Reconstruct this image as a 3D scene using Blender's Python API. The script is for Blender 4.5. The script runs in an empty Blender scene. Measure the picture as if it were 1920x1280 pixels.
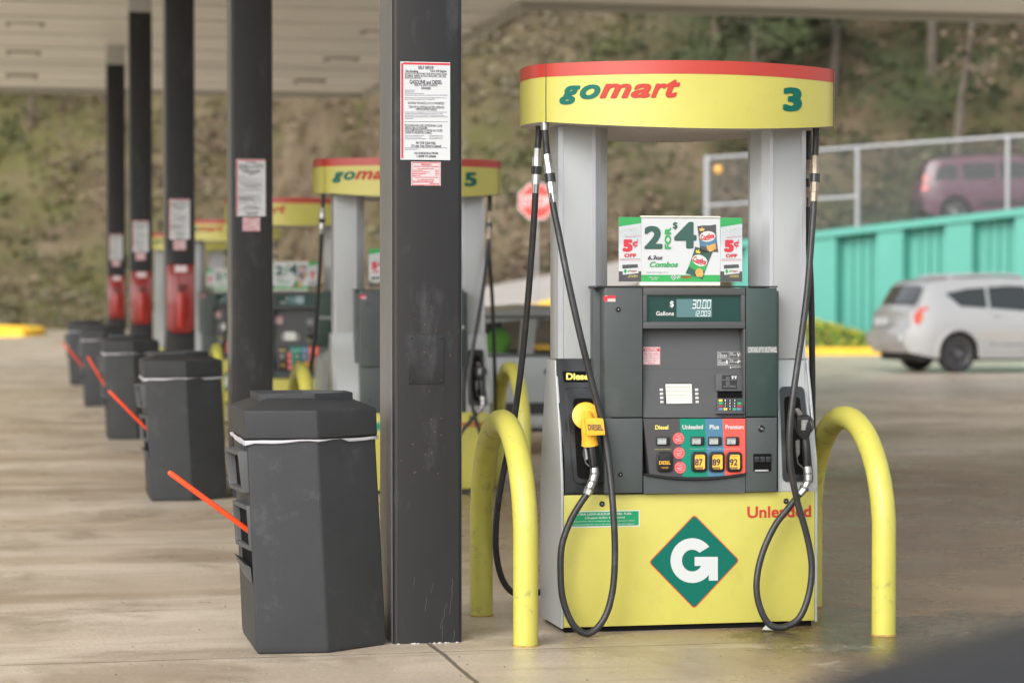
import bpy, bmesh, math, random
from mathutils import Vector, Matrix
random.seed(11)
S = bpy.context.scene
COL = S.collection
R = math.radians

# ------------------------------------------------------------------ camera
H = 1.39; F = 4533.0; PSI = R(11.77); TH = math.atan(88/F)
cd = bpy.data.cameras.new('camera'); cam = bpy.data.objects.new('camera', cd); COL.objects.link(cam)
cam.location = (0, 0, H); cam.rotation_euler = (math.pi/2-TH, 0, -PSI)
cd.lens = 85; cd.sensor_width = 36; cd.clip_end = 900; cd.clip_start = 0.05
cd.dof.use_dof = True; cd.dof.focus_distance = 9.85; cd.dof.aperture_fstop = 2.4
S.camera = cam
# ------------------------------------------------------------------ light
SUN_EL, SUN_AZ = R(34), R(219)
w = bpy.data.worlds.new('World'); S.world = w; w.use_nodes = True
nt = w.node_tree; bg = nt.nodes['Background']
sky = nt.nodes.new('ShaderNodeTexSky'); sky.sky_type = 'NISHITA'; sky.sun_disc = False
sky.sun_elevation = SUN_EL; sky.sun_rotation = SUN_AZ; sky.dust_density = 3.0; sky.air_density = 1.0
hs = nt.nodes.new('ShaderNodeHueSaturation'); hs.inputs['Saturation'].default_value = 0.22
nt.links.new(sky.outputs[0], hs.inputs['Color']); nt.links.new(hs.outputs[0], bg.inputs[0])
bg.inputs[1].default_value = 0.15
sl = bpy.data.lights.new('sun', 'SUN'); sl.energy = 0.5; sl.angle = R(40); sl.color = (1, .95, .88)
so = bpy.data.objects.new('sun', sl); COL.objects.link(so)
so.rotation_euler = Vector((math.sin(SUN_AZ)*math.cos(SUN_EL), math.cos(SUN_AZ)*math.cos(SUN_EL), math.sin(SUN_EL))).to_track_quat('Z', 'Y').to_euler()
S.view_settings.view_transform = 'Standard'; S.view_settings.look = 'None'; S.view_settings.gamma = 1
S.view_settings.exposure = 1.06
S.cycles.max_bounces = 8

# ------------------------------------------------------------------ measuring helpers
fw = Vector((math.sin(PSI)*math.cos(TH), math.cos(PSI)*math.cos(TH), -math.sin(TH)))
rt = Vector((math.cos(PSI), -math.sin(PSI), 0)); up = rt.cross(fw)
CP = Vector((0, 0, H))
def ray(px, py): return fw + rt*((px-960)/F) - up*((py-640)/F)
def at(px, py, Y):
    r = ray(px, py); return CP + r*(Y/r.y)
def gnd(px, py, z=0.0):
    r = ray(px, py); return CP + r*((z-H)/r.z)
def c2w(xc, zc, z=0.0):      # lateral and forward distance from the camera, height
    return Vector((xc*math.cos(PSI)+zc*math.sin(PSI), -xc*math.sin(PSI)+zc*math.cos(PSI), z))
def pz(px, py, zc):
    xc = (px-960)/F*zc; return c2w(xc, zc, H+(552-py)*zc/F)

# ------------------------------------------------------------------ materials
MAT = {}
def mat(name, col, rough=.5, metal=0, spec=.5, var=.0, vscale=6, bump=0, bscale=60, emit=None, coat=0, dirt=None, dscale=3, damt=.5, stretch=None, rvar=0):
    if name in MAT: return MAT[name]
    m = bpy.data.materials.new(name); m.use_nodes = True; MAT[name] = m
    t = m.node_tree; n = t.nodes; l = t.links; p = n['Principled BSDF']
    p.inputs['Base Color'].default_value = (*col, 1); p.inputs['Roughness'].default_value = rough
    p.inputs['Metallic'].default_value = metal; p.inputs['Specular IOR Level'].default_value = spec
    p.inputs['Coat Weight'].default_value = coat
    tc = n.new('ShaderNodeTexCoord'); src = tc.outputs['Object']
    if stretch:
        mp = n.new('ShaderNodeMapping'); mp.inputs['Scale'].default_value = stretch; l.new(src, mp.inputs[0]); src = mp.outputs[0]
    c = None
    if var:
        nz = n.new('ShaderNodeTexNoise'); nz.inputs['Scale'].default_value = vscale; nz.inputs['Detail'].default_value = 5; nz.inputs['Roughness'].default_value = .65
        l.new(src, nz.inputs[0])
        r = n.new('ShaderNodeMapRange'); r.inputs['From Min'].default_value = .3; r.inputs['From Max'].default_value = .7
        r.inputs['To Min'].default_value = 1-var; r.inputs['To Max'].default_value = 1+var
        l.new(nz.outputs[0], r.inputs[0])
        mx = n.new('ShaderNodeVectorMath'); mx.operation = 'SCALE'; mx.inputs[0].default_value = col
        l.new(r.outputs[0], mx.inputs['Scale']); c = mx.outputs[0]; l.new(c, p.inputs['Base Color'])
        if rvar:
            r2 = n.new('ShaderNodeMapRange'); r2.inputs['From Min'].default_value = .3; r2.inputs['From Max'].default_value = .7
            r2.inputs['To Min'].default_value = rough-rvar; r2.inputs['To Max'].default_value = rough+rvar
            l.new(nz.outputs[0], r2.inputs[0]); l.new(r2.outputs[0], p.inputs['Roughness'])
    if dirt:
        nz = n.new('ShaderNodeTexNoise'); nz.inputs['Scale'].default_value = dscale; nz.inputs['Detail'].default_value = 9; nz.inputs['Roughness'].default_value = .72
        l.new(src, nz.inputs[0])
        r = n.new('ShaderNodeMapRange'); r.inputs['From Min'].default_value = .56; r.inputs['From Max'].default_value = .74; r.inputs['To Max'].default_value = damt
        l.new(nz.outputs[0], r.inputs[0])
        mx = n.new('ShaderNodeMix'); mx.data_type = 'RGBA'; l.new(r.outputs[0], mx.inputs[0])
        if c: l.new(c, mx.inputs[6])
        else: mx.inputs[6].default_value = (*col, 1)
        mx.inputs[7].default_value = (*dirt, 1); l.new(mx.outputs[2], p.inputs['Base Color'])
    if bump:
        nz = n.new('ShaderNodeTexNoise'); nz.inputs['Scale'].default_value = bscale; nz.inputs['Detail'].default_value = 3
        l.new(tc.outputs['Object'], nz.inputs[0])
        b = n.new('ShaderNodeBump'); b.inputs['Strength'].default_value = bump; b.inputs['Distance'].default_value = .004
        l.new(nz.outputs[0], b.inputs['Height']); l.new(b.outputs[0], p.inputs['Normal'])
    if emit:
        p.inputs['Emission Color'].default_value = (*emit[0], 1); p.inputs['Emission Strength'].default_value = emit[1]
    return m
YEL = mat('yellow panel', (.49, .455, .098), .32, var=.05, vscale=3, dirt=(.34, .31, .12), dscale=9, damt=.34)
YPIPE = mat('yellow painted pipe', (.49, .46, .085), .42, var=.07, vscale=5, bump=.12, bscale=40, dirt=(.22, .20, .09), dscale=15, damt=.9)
REDB = mat('red panel', (.42, .040, .026), .34, var=.04)
GRN = mat('logo green', (0, .115, .085), .5, spec=.25)
LRED = mat('logo red', (.43, .040, .028), .5, spec=.25)
SILV = mat('silver panel', (.40, .42, .425), .36, metal=.2, var=.03, vscale=4, dirt=(.42, .42, .41), dscale=5, damt=.3, stretch=(1, 1, .3))
SILV2 = mat('silver trim', (.46, .47, .50), .3, metal=.4, var=.04)
UNDER = mat('header underside', (.55, .54, .52), .7, bump=.5, bscale=120, var=.1, vscale=30)
DOOR = mat('charcoal door', (.055, .066, .066), .42, var=.10, vscale=4, bump=.08, bscale=160, dirt=(.10, .11, .11), dscale=4, damt=.5)
DOORG = mat('dark green door', (.026, .046, .042), .36, var=.10, vscale=4, bump=.05, bscale=160, dirt=(.05, .09, .08), dscale=6, damt=.4)
CHAR = mat('charcoal plastic', (.062, .065, .068), .5, var=.06, bump=.1, bscale=220)
BLK = mat('black plastic', (.012, .012, .013), .28, var=.1)
BLKM = mat('black matte', (.006, .006, .006), .9, spec=.1)
BOOT = mat('nozzle boot black', (.022, .024, .026), .24, var=.15, vscale=5, dirt=(.06, .065, .065), dscale=5, damt=.5)
RUB = mat('hose rubber', (.022, .022, .023), .42, var=.3, vscale=12, bump=.3, bscale=90, dirt=(.08, .08, .08), dscale=20, damt=.6)
RUBR = mat('worn rusty rubber', (.03, .02, .016), .5, var=.4, vscale=12, dirt=(.12, .06, .03), dscale=14, damt=.8)
CHR = mat('plated metal', (.42, .42, .41), .34, metal=.9, var=.15, vscale=30, dirt=(.25, .24, .22), dscale=25, damt=.7)
RUST = mat('rusty fitting', (.30, .25, .19), .45, metal=.6, var=.3, vscale=25, dirt=(.22, .09, .03), dscale=18, damt=.9)
WHT = mat('white print', (.56, .57, .56), .45)
PAPER = mat('white sign board', (.50, .52, .53), .35)
PAPER2 = mat('pale pink notice paper', (.52, .44, .45), .4)
INK = mat('dark print', (.045, .04, .06), .5)
INKG = mat('grey print', (.20, .19, .23), .5)
PRED = mat('print red', (.50, .03, .045), .5)
PGREEN = mat('print green', (.03, .30, .08), .4)
DKGREEN = mat('numeral dark green', (.03, .085, .07), .45)
PGREY = mat('print silver grey', (.42, .47, .50), .4)
PBLUE = mat('print blue', (.065, .17, .27), .35)
PTEAL = mat('print teal green', (0, .20, .13), .35)
PCOR = mat('print coral red', (.80, .09, .07), .35)
PYEL = mat('print yellow', (.80, .70, .16), .45)
PORG = mat('print amber', (.85, .47, .05), .4)
PCHAR = mat('print charcoal', (.065, .065, .07), .35)
SNACK = mat('snack tan', (.58, .31, .09), .5, var=.35, vscale=60)
NYEL = mat('nozzle yellow', (.80, .42, .03), .4, var=.1, vscale=20, dirt=(.30, .14, .02), dscale=22, damt=.8)
LCD = mat('lcd panel', (.085, .17, .18), .2)
LCDG = mat('display dark green', (.008, .045, .038), .12, coat=.5)
LCDW = mat('lit screen', (.50, .51, .47), .3, emit=((.8, .82, .72), .05))
SEG = mat('lcd digits', (.62, .70, .66), .4, emit=((.8, .9, .85), .1))
COLM = mat('column paint', (.019, .019, .020), .42, spec=.3, var=.09, vscale=5, bump=.06, bscale=40, dirt=(.075, .075, .08), dscale=6, damt=.6, stretch=(1, 1, .35))
COLT = mat('column top paint', (.42, .42, .40), .5)
BIN = mat('charcoal textured plastic', (.029, .031, .034), .52, spec=.4, var=.10, vscale=5, bump=.55, bscale=420, dirt=(.12, .12, .125), dscale=7, damt=.35)
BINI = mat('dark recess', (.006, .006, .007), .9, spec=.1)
LINER = mat('white liner film', (.50, .50, .54), .3, spec=.6, bump=.5, bscale=40)
ORNG = mat('orange handle', (.80, .065, .012), .3, var=.05)
RUSTS = mat('rust specks', (.22, .09, .04), .8)

# ------------------------------------------------------------------ object helpers
def tag(o, label=None, cat=None, group=None, kind=None):
    for k, v in (('label', label), ('category', cat), ('group', group), ('kind', kind)):
        if v: o[k] = v
    return o
def thing(name, label, cat, loc=(0, 0, 0), rz=0, group=None):
    o = bpy.data.objects.new(name, None); COL.objects.link(o); o.location = loc; o.rotation_euler = (0, 0, rz)
    o.empty_display_size = .1
    return tag(o, label, cat, group)
TXT = {}
def text_mesh(s, bold=0.0, shear=0.0):
    k = (s, bold, shear)
    if k not in TXT:
        c = bpy.data.curves.new('t', 'FONT'); c.body = s; c.offset = bold; c.shear = shear; c.resolution_u = 4
        c.space_character = 1+bold*1.5
        o = bpy.data.objects.new('t', c); COL.objects.link(o)
        dg = bpy.context.evaluated_depsgraph_get(); dg.update()
        me = bpy.data.meshes.new_from_object(o.evaluated_get(dg))
        vs = [(v.co.x, v.co.y) for v in me.vertices]; fs = [tuple(p.vertices) for p in me.polygons]
        bpy.data.objects.remove(o); bpy.data.curves.remove(c); bpy.data.meshes.remove(me)
        x0 = min(v[0] for v in vs); x1 = max(v[0] for v in vs); y0 = min(v[1] for v in vs); y1 = max(v[1] for v in vs)
        TXT[k] = ([((v[0]-x0)/(x1-x0), (v[1]-y0)/(y1-y0)) for v in vs], fs, (x1-x0)/(y1-y0))
    return TXT[k]
class MB:
    def __init__(s): s.v = []; s.f = []; s.m = []; s.cur = 0
    def add(s, vs, fs):
        b = len(s.v); s.v += [tuple(v) for v in vs]
        for f in fs: s.f.append(tuple(i+b for i in f)); s.m.append(s.cur)
        return s
    def mi(s, i): s.cur = i; return s
    def box(s, x0, x1, y0, y1, z0, z1, M=None):
        vs = [Vector((x, y, z)) for x in (x0, x1) for y in (y0, y1) for z in (z0, z1)]
        if M: vs = [M @ v for v in vs]
        return s.add(vs, [(0, 1, 3, 2), (4, 6, 7, 5), (0, 4, 5, 1), (2, 3, 7, 6), (0, 2, 6, 4), (1, 5, 7, 3)])
    def prism(s, poly, f0, f1):   # poly 2D; f0/f1 map (a,b)->3D for the two caps
        n = len(poly); vs = [f0(*p) for p in poly]+[f1(*p) for p in poly]
        fs = [tuple(range(n-1, -1, -1)), tuple(range(n, 2*n))]+[(i, (i+1) % n, (i+1) % n+n, i+n) for i in range(n)]
        return s.add(vs, fs)
    def prz(s, poly, z0, z1): return s.prism(poly, lambda a, b: (a, b, z0), lambda a, b: (a, b, z1))
    def pry(s, poly, y0, y1): return s.prism(poly, lambda a, b: (a, y0, b), lambda a, b: (a, y1, b))
    def prx(s, poly, x0, x1): return s.prism(poly, lambda a, b: (x0, a, b), lambda a, b: (x1, a, b))
    def face(s, pts): return s.add(pts, [tuple(range(len(pts)))])
    def tube(s, pts, r, n=12, caps=True):
        pts = [Vector(p) for p in pts]; N = len(pts); rr = r if isinstance(r, (list, tuple)) else [r]*N
        vs = []; ref = None
        for i, p in enumerate(pts):
            t = (pts[min(i+1, N-1)]-pts[max(i-1, 0)]).normalized()
            if ref is None: ref = Vector((0, 0, 1)) if abs(t.z) < .9 else Vector((1, 0, 0))
            a = t.cross(ref).normalized(); b = a.cross(t).normalized(); ref = b
            for k in range(n):
                an = 2*math.pi*k/n; vs.append(p+(a*math.cos(an)+b*math.sin(an))*rr[i])
        fs = [(i*n+k, i*n+(k+1) % n, (i+1)*n+(k+1) % n, (i+1)*n+k) for i in range(N-1) for k in range(n)]
        if caps: fs += [tuple(range(n-1, -1, -1)), tuple(range((N-1)*n, N*n))]
        return s.add(vs, fs)
    def rev(s, prof, c, ax, n=24):   # revolve (dist along axis, radius)
        c = Vector(c); ax = Vector(ax).normalized()
        return s.tube([c+ax*d for d, _ in prof], [max(r_, 1e-4) for _, r_ in prof], n) if False else s._rev(prof, c, ax, n)
    def _rev(s, prof, c, ax, n):
        ref = Vector((0, 0, 1)) if abs(ax.z) < .9 else Vector((1, 0, 0))
        a = ax.cross(ref).normalized(); b = ax.cross(a).normalized(); vs = []
        for d, r_ in prof:
            for k in range(n):
                an = 2*math.pi*k/n; vs.append(c+ax*d+(a*math.cos(an)+b*math.sin(an))*max(r_, 1e-4))
        N = len(prof)
        fs = [(i*n+k, i*n+(k+1) % n, (i+1)*n+(k+1) % n, (i+1)*n+k) for i in range(N-1) for k in range(n)]
        fs += [tuple(range(n-1, -1, -1)), tuple(range((N-1)*n, N*n))]
        return s.add(vs, fs)
    def text(s, st, fmap, bold=.02, shear=0):   # fmap(u,v) -> 3D, u,v in 0..1 of the glyphs' box
        uv, fs, asp = text_mesh(st, .010 if bold else 0.0, shear)
        b = max(0, bold-.012)*1.05; offs = [(0, 0)]
        if b > 0: offs = [(-1, -1), (1, -1), (1, 1), (-1, 1)] if b < .03 else [(-1, -1), (0, -1.2), (1, -1), (1.2, 0), (1, 1), (0, 1.2), (-1, 1), (-1.2, 0)]
        bu = b/asp; m0 = 1.2
        for k, (dx, dy) in enumerate(offs):
            vs = []
            for u, v in uv:
                uu = bu*m0+u*(1-2*bu*m0)+dx*bu; vv = b*m0+v*(1-2*b*m0)+dy*b
                p = Vector(fmap(uu, vv))
                if k:
                    e = 1e-3; n_ = (Vector(fmap(uu+e, vv))-p).cross(Vector(fmap(uu, vv+e))-p)
                    if n_.length > 0: p = p+n_.normalized()*.00012*k
                vs.append(p)
            s.add(vs, fs)
        return s
    def build(s, name, mats, parent=None, bevel=0, seg=2, smooth=True, label=None, ang=38):
        me = bpy.data.meshes.new(name)
        bm = bmesh.new(); bv = [bm.verts.new(v) for v in s.v]; mm = []
        for f, m_ in zip(s.f, s.m):
            try: fc = bm.faces.new([bv[i] for i in f]); fc.material_index = m_
            except ValueError: pass
        if bevel:
            bmesh.ops.recalc_face_normals(bm, faces=bm.faces)
            es = [e for e in bm.edges if len(e.link_faces) == 2 and e.calc_face_angle(0) > R(30)]
            bmesh.ops.bevel(bm, geom=es, offset=bevel, segments=seg, affect='EDGES', profile=.6, clamp_overlap=True)
        elif any(len(e.link_faces) == 2 for e in bm.edges) and all(len(e.link_faces) == 2 for e in bm.edges):
            bmesh.ops.recalc_face_normals(bm, faces=bm.faces)
        bm.to_mesh(me); bm.free()
        for m_ in (mats if isinstance(mats, (list, tuple)) else [mats]): me.materials.append(m_)
        if smooth and len(me.polygons):
            me.polygons.foreach_set('use_smooth', [True]*len(me.polygons)); me.set_sharp_from_angle(angle=R(ang))
        o = bpy.data.objects.new(name, me); COL.objects.link(o)
        if parent: o.parent = parent
        if label: o['label'] = label
        return o
def copy_tree(o, parent=None, skip=()):
    c = o.copy(); COL.objects.link(c)
    if parent: c.parent = parent
    for ch in list(o.children):
        if ch in skip: continue
        copy_tree(ch, c, skip)
    return c
def spline(pts, n=8):
    P = [Vector(p) for p in pts]; out = []
    for i in range(len(P)-1):
        a = P[max(i-1, 0)]; b = P[i]; c = P[i+1]; d = P[min(i+2, len(P)-1)]
        for k in range(n):
            t = k/n; out.append(.5*((2*b)+(c-a)*t+(2*a-5*b+4*c-d)*t*t+(3*b-a-3*c+d)*t**3))
    out.append(P[-1]); return out
def rrect(x0, x1, z0, z1, r, n=4):
    out = []
    for cx, cz, a0 in ((x1-r, z1-r, 0), (x0+r, z1-r, 90), (x0+r, z0+r, 180), (x1-r, z0+r, 270)):
        for k in range(n+1):
            a = R(a0+90*k/n); out.append((cx+r*math.cos(a), cz+r*math.sin(a)))
    return out

# ================================================================== SETTING
# terrain in camera-aligned coordinates (lateral xc, forward zc)
def smooth(a, b, x):
    t = min(1, max(0, (x-a)/(b-a))); return t*t*(3-2*t)
def wall_zc(px):
    k = (px-960)/F; return 62.5-4.9*(62.5*k-5.72)/(9.88+4.9*k)
def ramp_h(px):
    return max(0.0, min(3.45, 1.45+(px-1000)*.0030)) if px < 1560 else min(3.6, 3.13+(px-1560)*.0009)
def foot(px): return 96-22*smooth(420, 900, px)
from mathutils import noise as mn
def terrain(xc, zc):
    px = 960+F*xc/max(zc, 20)
    pxr = 960+F*xc/max(66, zc)
    r = ramp_h(pxr)
    if px > 1372 and xc > 5.6:
        wz = wall_zc(min(px, 2100)); base = .70-.0034*max(0, min(px-1530, 110)) if px > 1500 else .72
        h = base*smooth(55.9, 59, zc) if zc < wz+.55 else r-.12
    else:
        t_ = (zc-64.4)/7.4; h = (r-.42*min(1, r))*smooth(57, 64.0, zc)+.82*min(1, r)*max(0, min(1, t_))
    if px < 600: h *= max(0, (px-560)/40)
    f0 = foot(px)
    if zc > f0:
        d = zc-f0; h += (.30*d+.62*max(0, d-4)) if d < 60 else (.30*d+.62*56)
        h += 1.6*mn.fractal(Vector((xc*.06, zc*.06, 3.1)), 1, 2, 4)*min(1, d/8) + .35*mn.fractal(Vector((xc*.4, zc*.4, 7)), 1, 2, 3)*min(1, d/3)
    return h-.03
def hillmat():
    m = bpy.data.materials.new('hillside earth'); m.use_nodes = True; t = m.node_tree; n = t.nodes; l = t.links; p = n['Principled BSDF']
    p.inputs['Roughness'].default_value = .95; p.inputs['Specular IOR Level'].default_value = .1
    tc = n.new('ShaderNodeTexCoord')
    def nz(sc, det=6, ro=.6):
        x = n.new('ShaderNodeTexNoise'); x.inputs['Scale'].default_value = sc; x.inputs['Detail'].default_value = det; x.inputs['Roughness'].default_value = ro
        l.new(tc.outputs['Object'], x.inputs[0]); return x.outputs[0]
    r1 = n.new('ShaderNodeValToRGB'); l.new(nz(.35, 9, .7), r1.inputs[0])
    e = r1.color_ramp.elements; e[0].position = .30; e[0].color = (.045, .035, .022, 1); e[1].position = .72; e[1].color = (.21, .165, .115, 1)
    x = e.new(.5); x.color = (.125, .095, .062, 1)
    r2 = n.new('ShaderNodeValToRGB'); l.new(nz(.13, 8, .65), r2.inputs[0]); e = r2.color_ramp.elements
    e[0].position = .46; e[0].color = (0, 0, 0, 1); e[1].position = .68; e[1].color = (1, 1, 1, 1)
    mx = n.new('ShaderNodeMix'); mx.data_type = 'RGBA'; l.new(r2.outputs[0], mx.inputs[0]); l.new(r1.outputs[0], mx.inputs[6]); mx.inputs[7].default_value = (.085, .085, .032, 1)
    sp = n.new('ShaderNodeSeparateXYZ'); l.new(tc.outputs['Object'], sp.inputs[0]); cur = mx.outputs[2]
    for a, b, col_, amt, sc in ((17, 24, (.050, .062, .030, 1), .92, .22), (9, 2, (.105, .105, .036, 1), .7, .18)):
        mr = n.new('ShaderNodeMapRange'); mr.inputs['From Min'].default_value = a; mr.inputs['From Max'].default_value = b; l.new(sp.outputs[0], mr.inputs[0])
        rr = n.new('ShaderNodeValToRGB'); l.new(nz(sc, 7, .7), rr.inputs[0]); rr.color_ramp.elements[0].position = .40; rr.color_ramp.elements[1].position = .56
        mm = n.new('ShaderNodeMath'); mm.operation = 'MULTIPLY'; l.new(mr.outputs[0], mm.inputs[0]); l.new(rr.outputs[0], mm.inputs[1])
        m3 = n.new('ShaderNodeMath'); m3.operation = 'MULTIPLY'; l.new(mm.outputs[0], m3.inputs[0]); m3.inputs[1].default_value = amt
        m2 = n.new('ShaderNodeMix'); m2.data_type = 'RGBA'; l.new(m3.outputs[0], m2.inputs[0]); l.new(cur, m2.inputs[6]); m2.inputs[7].default_value = col_; cur = m2.outputs[2]
    l.new(cur, p.inputs['Base Color'])
    return m
HILL = hillmat()
def build_terrain():
    zs = [50, 53, 55.5, 56, 57, 58, 58.6]+[59+.15*i for i in range(33)]+[64, 65, 66.5, 68, 70, 72]+[73+1.3*i for i in range(46)]+[135+6*i for i in range(14)]
    us = [-1.35+.0035*0+i*.03 for i in range(31)]+[-.43+i*.0075 for i in range(115)]+[.44+i*.03 for i in range(32)]
    mb = MB(); vs = []
    for z in zs:
        for u in us:
            xc = u*z
            vs.append(c2w(xc, z, terrain(xc, z)))
    n = len(us); mb.add(vs, [(j*n+i, j*n+i+1, (j+1)*n+i+1, (j+1)*n+i) for j in range(len(zs)-1) for i in range(n-1)])
    o = mb.build('hillside', HILL, ang=180); tag(o, kind='structure')
build_terrain()
CONC = None
def conc_mat():
    m = bpy.data.materials.new('stained concrete'); m.use_nodes = True; t = m.node_tree; n = t.nodes; l = t.links; p = n['Principled BSDF']
    tc = n.new('ShaderNodeTexCoord'); pos = tc.outputs['Object']
    def mp(sc, loc=(0, 0, 0)):
        x = n.new('ShaderNodeMapping'); x.inputs['Scale'].default_value = sc; x.inputs['Location'].default_value = loc; l.new(pos, x.inputs[0]); return x.outputs[0]
    def nz(vec, sc, det=6, ro=.6, dist=0):
        x = n.new('ShaderNodeTexNoise'); x.inputs['Scale'].default_value = sc; x.inputs['Detail'].default_value = det; x.inputs['Roughness'].default_value = ro; x.inputs['Distortion'].default_value = dist
        l.new(vec, x.inputs[0]); return x.outputs[0]
    def ramp(v, a, b, c0=(0, 0, 0, 1), c1=(1, 1, 1, 1)):
        x = n.new('ShaderNodeValToRGB'); l.new(v, x.inputs[0]); e = x.color_ramp.elements; e[0].position = a; e[0].color = c0; e[1].position = b; e[1].color = c1; return x.outputs[0]
    def mix(f, a, b, mode='MIX'):
        x = n.new('ShaderNodeMix'); x.data_type = 'RGBA'; x.blend_type = mode
        (l.new(f, x.inputs[0]) if not isinstance(f, (int, float)) else setattr(x.inputs[0], 'default_value', f))
        for k, v in ((6, a), (7, b)):
            if isinstance(v, tuple): x.inputs[k].default_value = v
            else: l.new(v, x.inputs[k])
        return x.outputs[2]
    def math_(op, a, b=None, c=None):
        x = n.new('ShaderNodeMath'); x.operation = op
        for i, v in enumerate((a, b, c)):
            if v is None: continue
            if isinstance(v, (int, float)): x.inputs[i].default_value = v
            else: l.new(v, x.inputs[i])
        return x.outputs[0]
    sep = n.new('ShaderNodeSeparateXYZ'); l.new(pos, sep.inputs[0]); X, Y = sep.outputs[0], sep.outputs[1]
    base = ramp(nz(pos, .5, 8, .65), .32, .70, (.31, .235, .16, 1), (.53, .44, .33, 1))
    streak = ramp(nz(mp((.13, .7, 1)), 1.1, 8, .62, .9), .42, .66)
    c = mix(streak, base, (.64, .56, .455, 1))
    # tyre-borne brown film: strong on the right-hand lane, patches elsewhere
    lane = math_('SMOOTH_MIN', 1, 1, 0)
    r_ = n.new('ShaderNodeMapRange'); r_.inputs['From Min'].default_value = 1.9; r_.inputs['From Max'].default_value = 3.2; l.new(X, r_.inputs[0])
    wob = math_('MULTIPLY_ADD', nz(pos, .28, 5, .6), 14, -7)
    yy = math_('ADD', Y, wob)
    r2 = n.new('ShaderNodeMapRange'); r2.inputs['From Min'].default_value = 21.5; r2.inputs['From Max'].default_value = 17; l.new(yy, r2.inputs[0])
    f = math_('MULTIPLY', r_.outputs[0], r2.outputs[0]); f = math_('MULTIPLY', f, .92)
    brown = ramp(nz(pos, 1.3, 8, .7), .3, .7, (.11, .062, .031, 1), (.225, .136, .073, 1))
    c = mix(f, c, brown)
    patch = ramp(nz(pos, .9, 7, .7, .4), .50, .60); c = mix(math_('MULTIPLY', patch, .5), c, (.23, .172, .112, 1))
    # pale dry edge in front of the pump
    dry = ramp(nz(mp((1, 1.6, 1), (3.1, 1.2, 0)), 1.0, 8, .62, .5), .55, .585)
    r3 = n.new('ShaderNodeMapRange'); r3.inputs['From Min'].default_value = 9.9; r3.inputs['From Max'].default_value = 8.9; l.new(Y, r3.inputs[0])
    c = mix(math_('MULTIPLY', math_('MULTIPLY', dry, r3.outputs[0]), .75), c, (.46, .39, .30, 1))
    # fine grain and specks
    g = ramp(nz(pos, 55, 4, .8), .28, .72, (.72, .72, .72, 1), (1.22, 1.22, 1.22, 1)); c = mix(1.0, c, g, 'MULTIPLY')
    sp = ramp(nz(pos, 26, 2, .5), .74, .76); c = mix(math_('MULTIPLY', sp, .7), c, (.06, .05, .04, 1))
    dr = ramp(nz(pos, 4.5, 3, .5), .735, .76); c = mix(math_('MULTIPLY', dr, .55), c, (.07, .055, .04, 1))
    cr = ramp(nz(mp((.25, 3, 1), (2, 5, 0)), 2.6, 5, .6, .3), .60, .66); c = mix(math_('MULTIPLY', cr, .35), c, (.25, .185, .125, 1))
    # expansion joints
    def joint(v, off, per, wd):
        a = math_('ADD', v, math_('MULTIPLY_ADD', nz(pos, 3, 4), .03, -.015-off)); a = math_('DIVIDE', a, per); a = math_('FRACT', math_('ADD', a, .5)); a = math_('SUBTRACT', a, .5)
        a = math_('ABSOLUTE', a); return math_('LESS_THAN', a, wd/per)
    j = math_('MAXIMUM', joint(X, 1.64, 4.6, .010), joint(Y, 9.25, 4.32, .007))
    c = mix(math_('MULTIPLY', j, .75), c, (.045, .038, .03, 1))
    # wet spill beside the pump
    wv = mp((1, 1, 1), (-3.72, -9.35, 0)); ln = n.new('ShaderNodeVectorMath'); ln.operation = 'LENGTH'; 
    s2 = n.new('ShaderNodeVectorMath'); s2.operation = 'MULTIPLY'; s2.inputs[1].default_value = (1.0, 1.15, 0); l.new(wv, s2.inputs[0]); l.new(s2.outputs[0], ln.inputs[0])
    d = math_('ADD', ln.outputs['Value'], math_('MULTIPLY_ADD', nz(pos, 2.2, 6, .65), 1.5, -.75))
    r4 = n.new('ShaderNodeMapRange'); r4.inputs['From Min'].default_value = .86; r4.inputs['From Max'].default_value = .66; l.new(d, r4.inputs[0]); wet = math_('MULTIPLY', r4.outputs[0], ramp(nz(pos, 16, 7, .8), .36, .50))
    c = mix(math_('MULTIPLY', wet, .72), c, (.022, .020, .014, 1))
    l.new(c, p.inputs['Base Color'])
    rr = math_('MULTIPLY_ADD', nz(pos, 1.6, 6, .6), .5, .09)
    rr = math_('SUBTRACT', rr, math_('MULTIPLY', f, .06))
    rw = math_('MULTIPLY_ADD', nz(pos, 14, 6, .8), .9, -.27)
    x = n.new('ShaderNodeMix'); l.new(wet, x.inputs[0]); l.new(rr, x.inputs[2]); l.new(rw, x.inputs[3]); l.new(x.outputs[0], p.inputs['Roughness'])
    b = n.new('ShaderNodeBump'); b.inputs['Strength'].default_value = .35; b.inputs['Distance'].default_value = .004
    l.new(nz(pos, 90, 5, .8), b.inputs['Height']); l.new(b.outputs[0], p.inputs['Normal'])
    return m
CONC = conc_mat()
mb = MB()
lot = [c2w(-90, -40), c2w(95, -40), c2w(95, 55.9), c2w(3.2, 55.9), c2w(1.0, 58), c2w(-1.5, 64), c2w(-5, 74), c2w(-8, 95), c2w(-90, 97)]
mb.face([(v.x, v.y, 0) for v in lot])
tag(mb.build('forecourt', CONC, smooth=False), kind='structure')
mb = MB(); mb.face([(-300, -300, -.08), (350, -300, -.08), (350, 350, -.08), (-300, 350, -.08)])
tag(mb.build('ground', mat('distant ground', (.10, .09, .06), .9, var=.3, vscale=.2), smooth=False), kind='structure')

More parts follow.
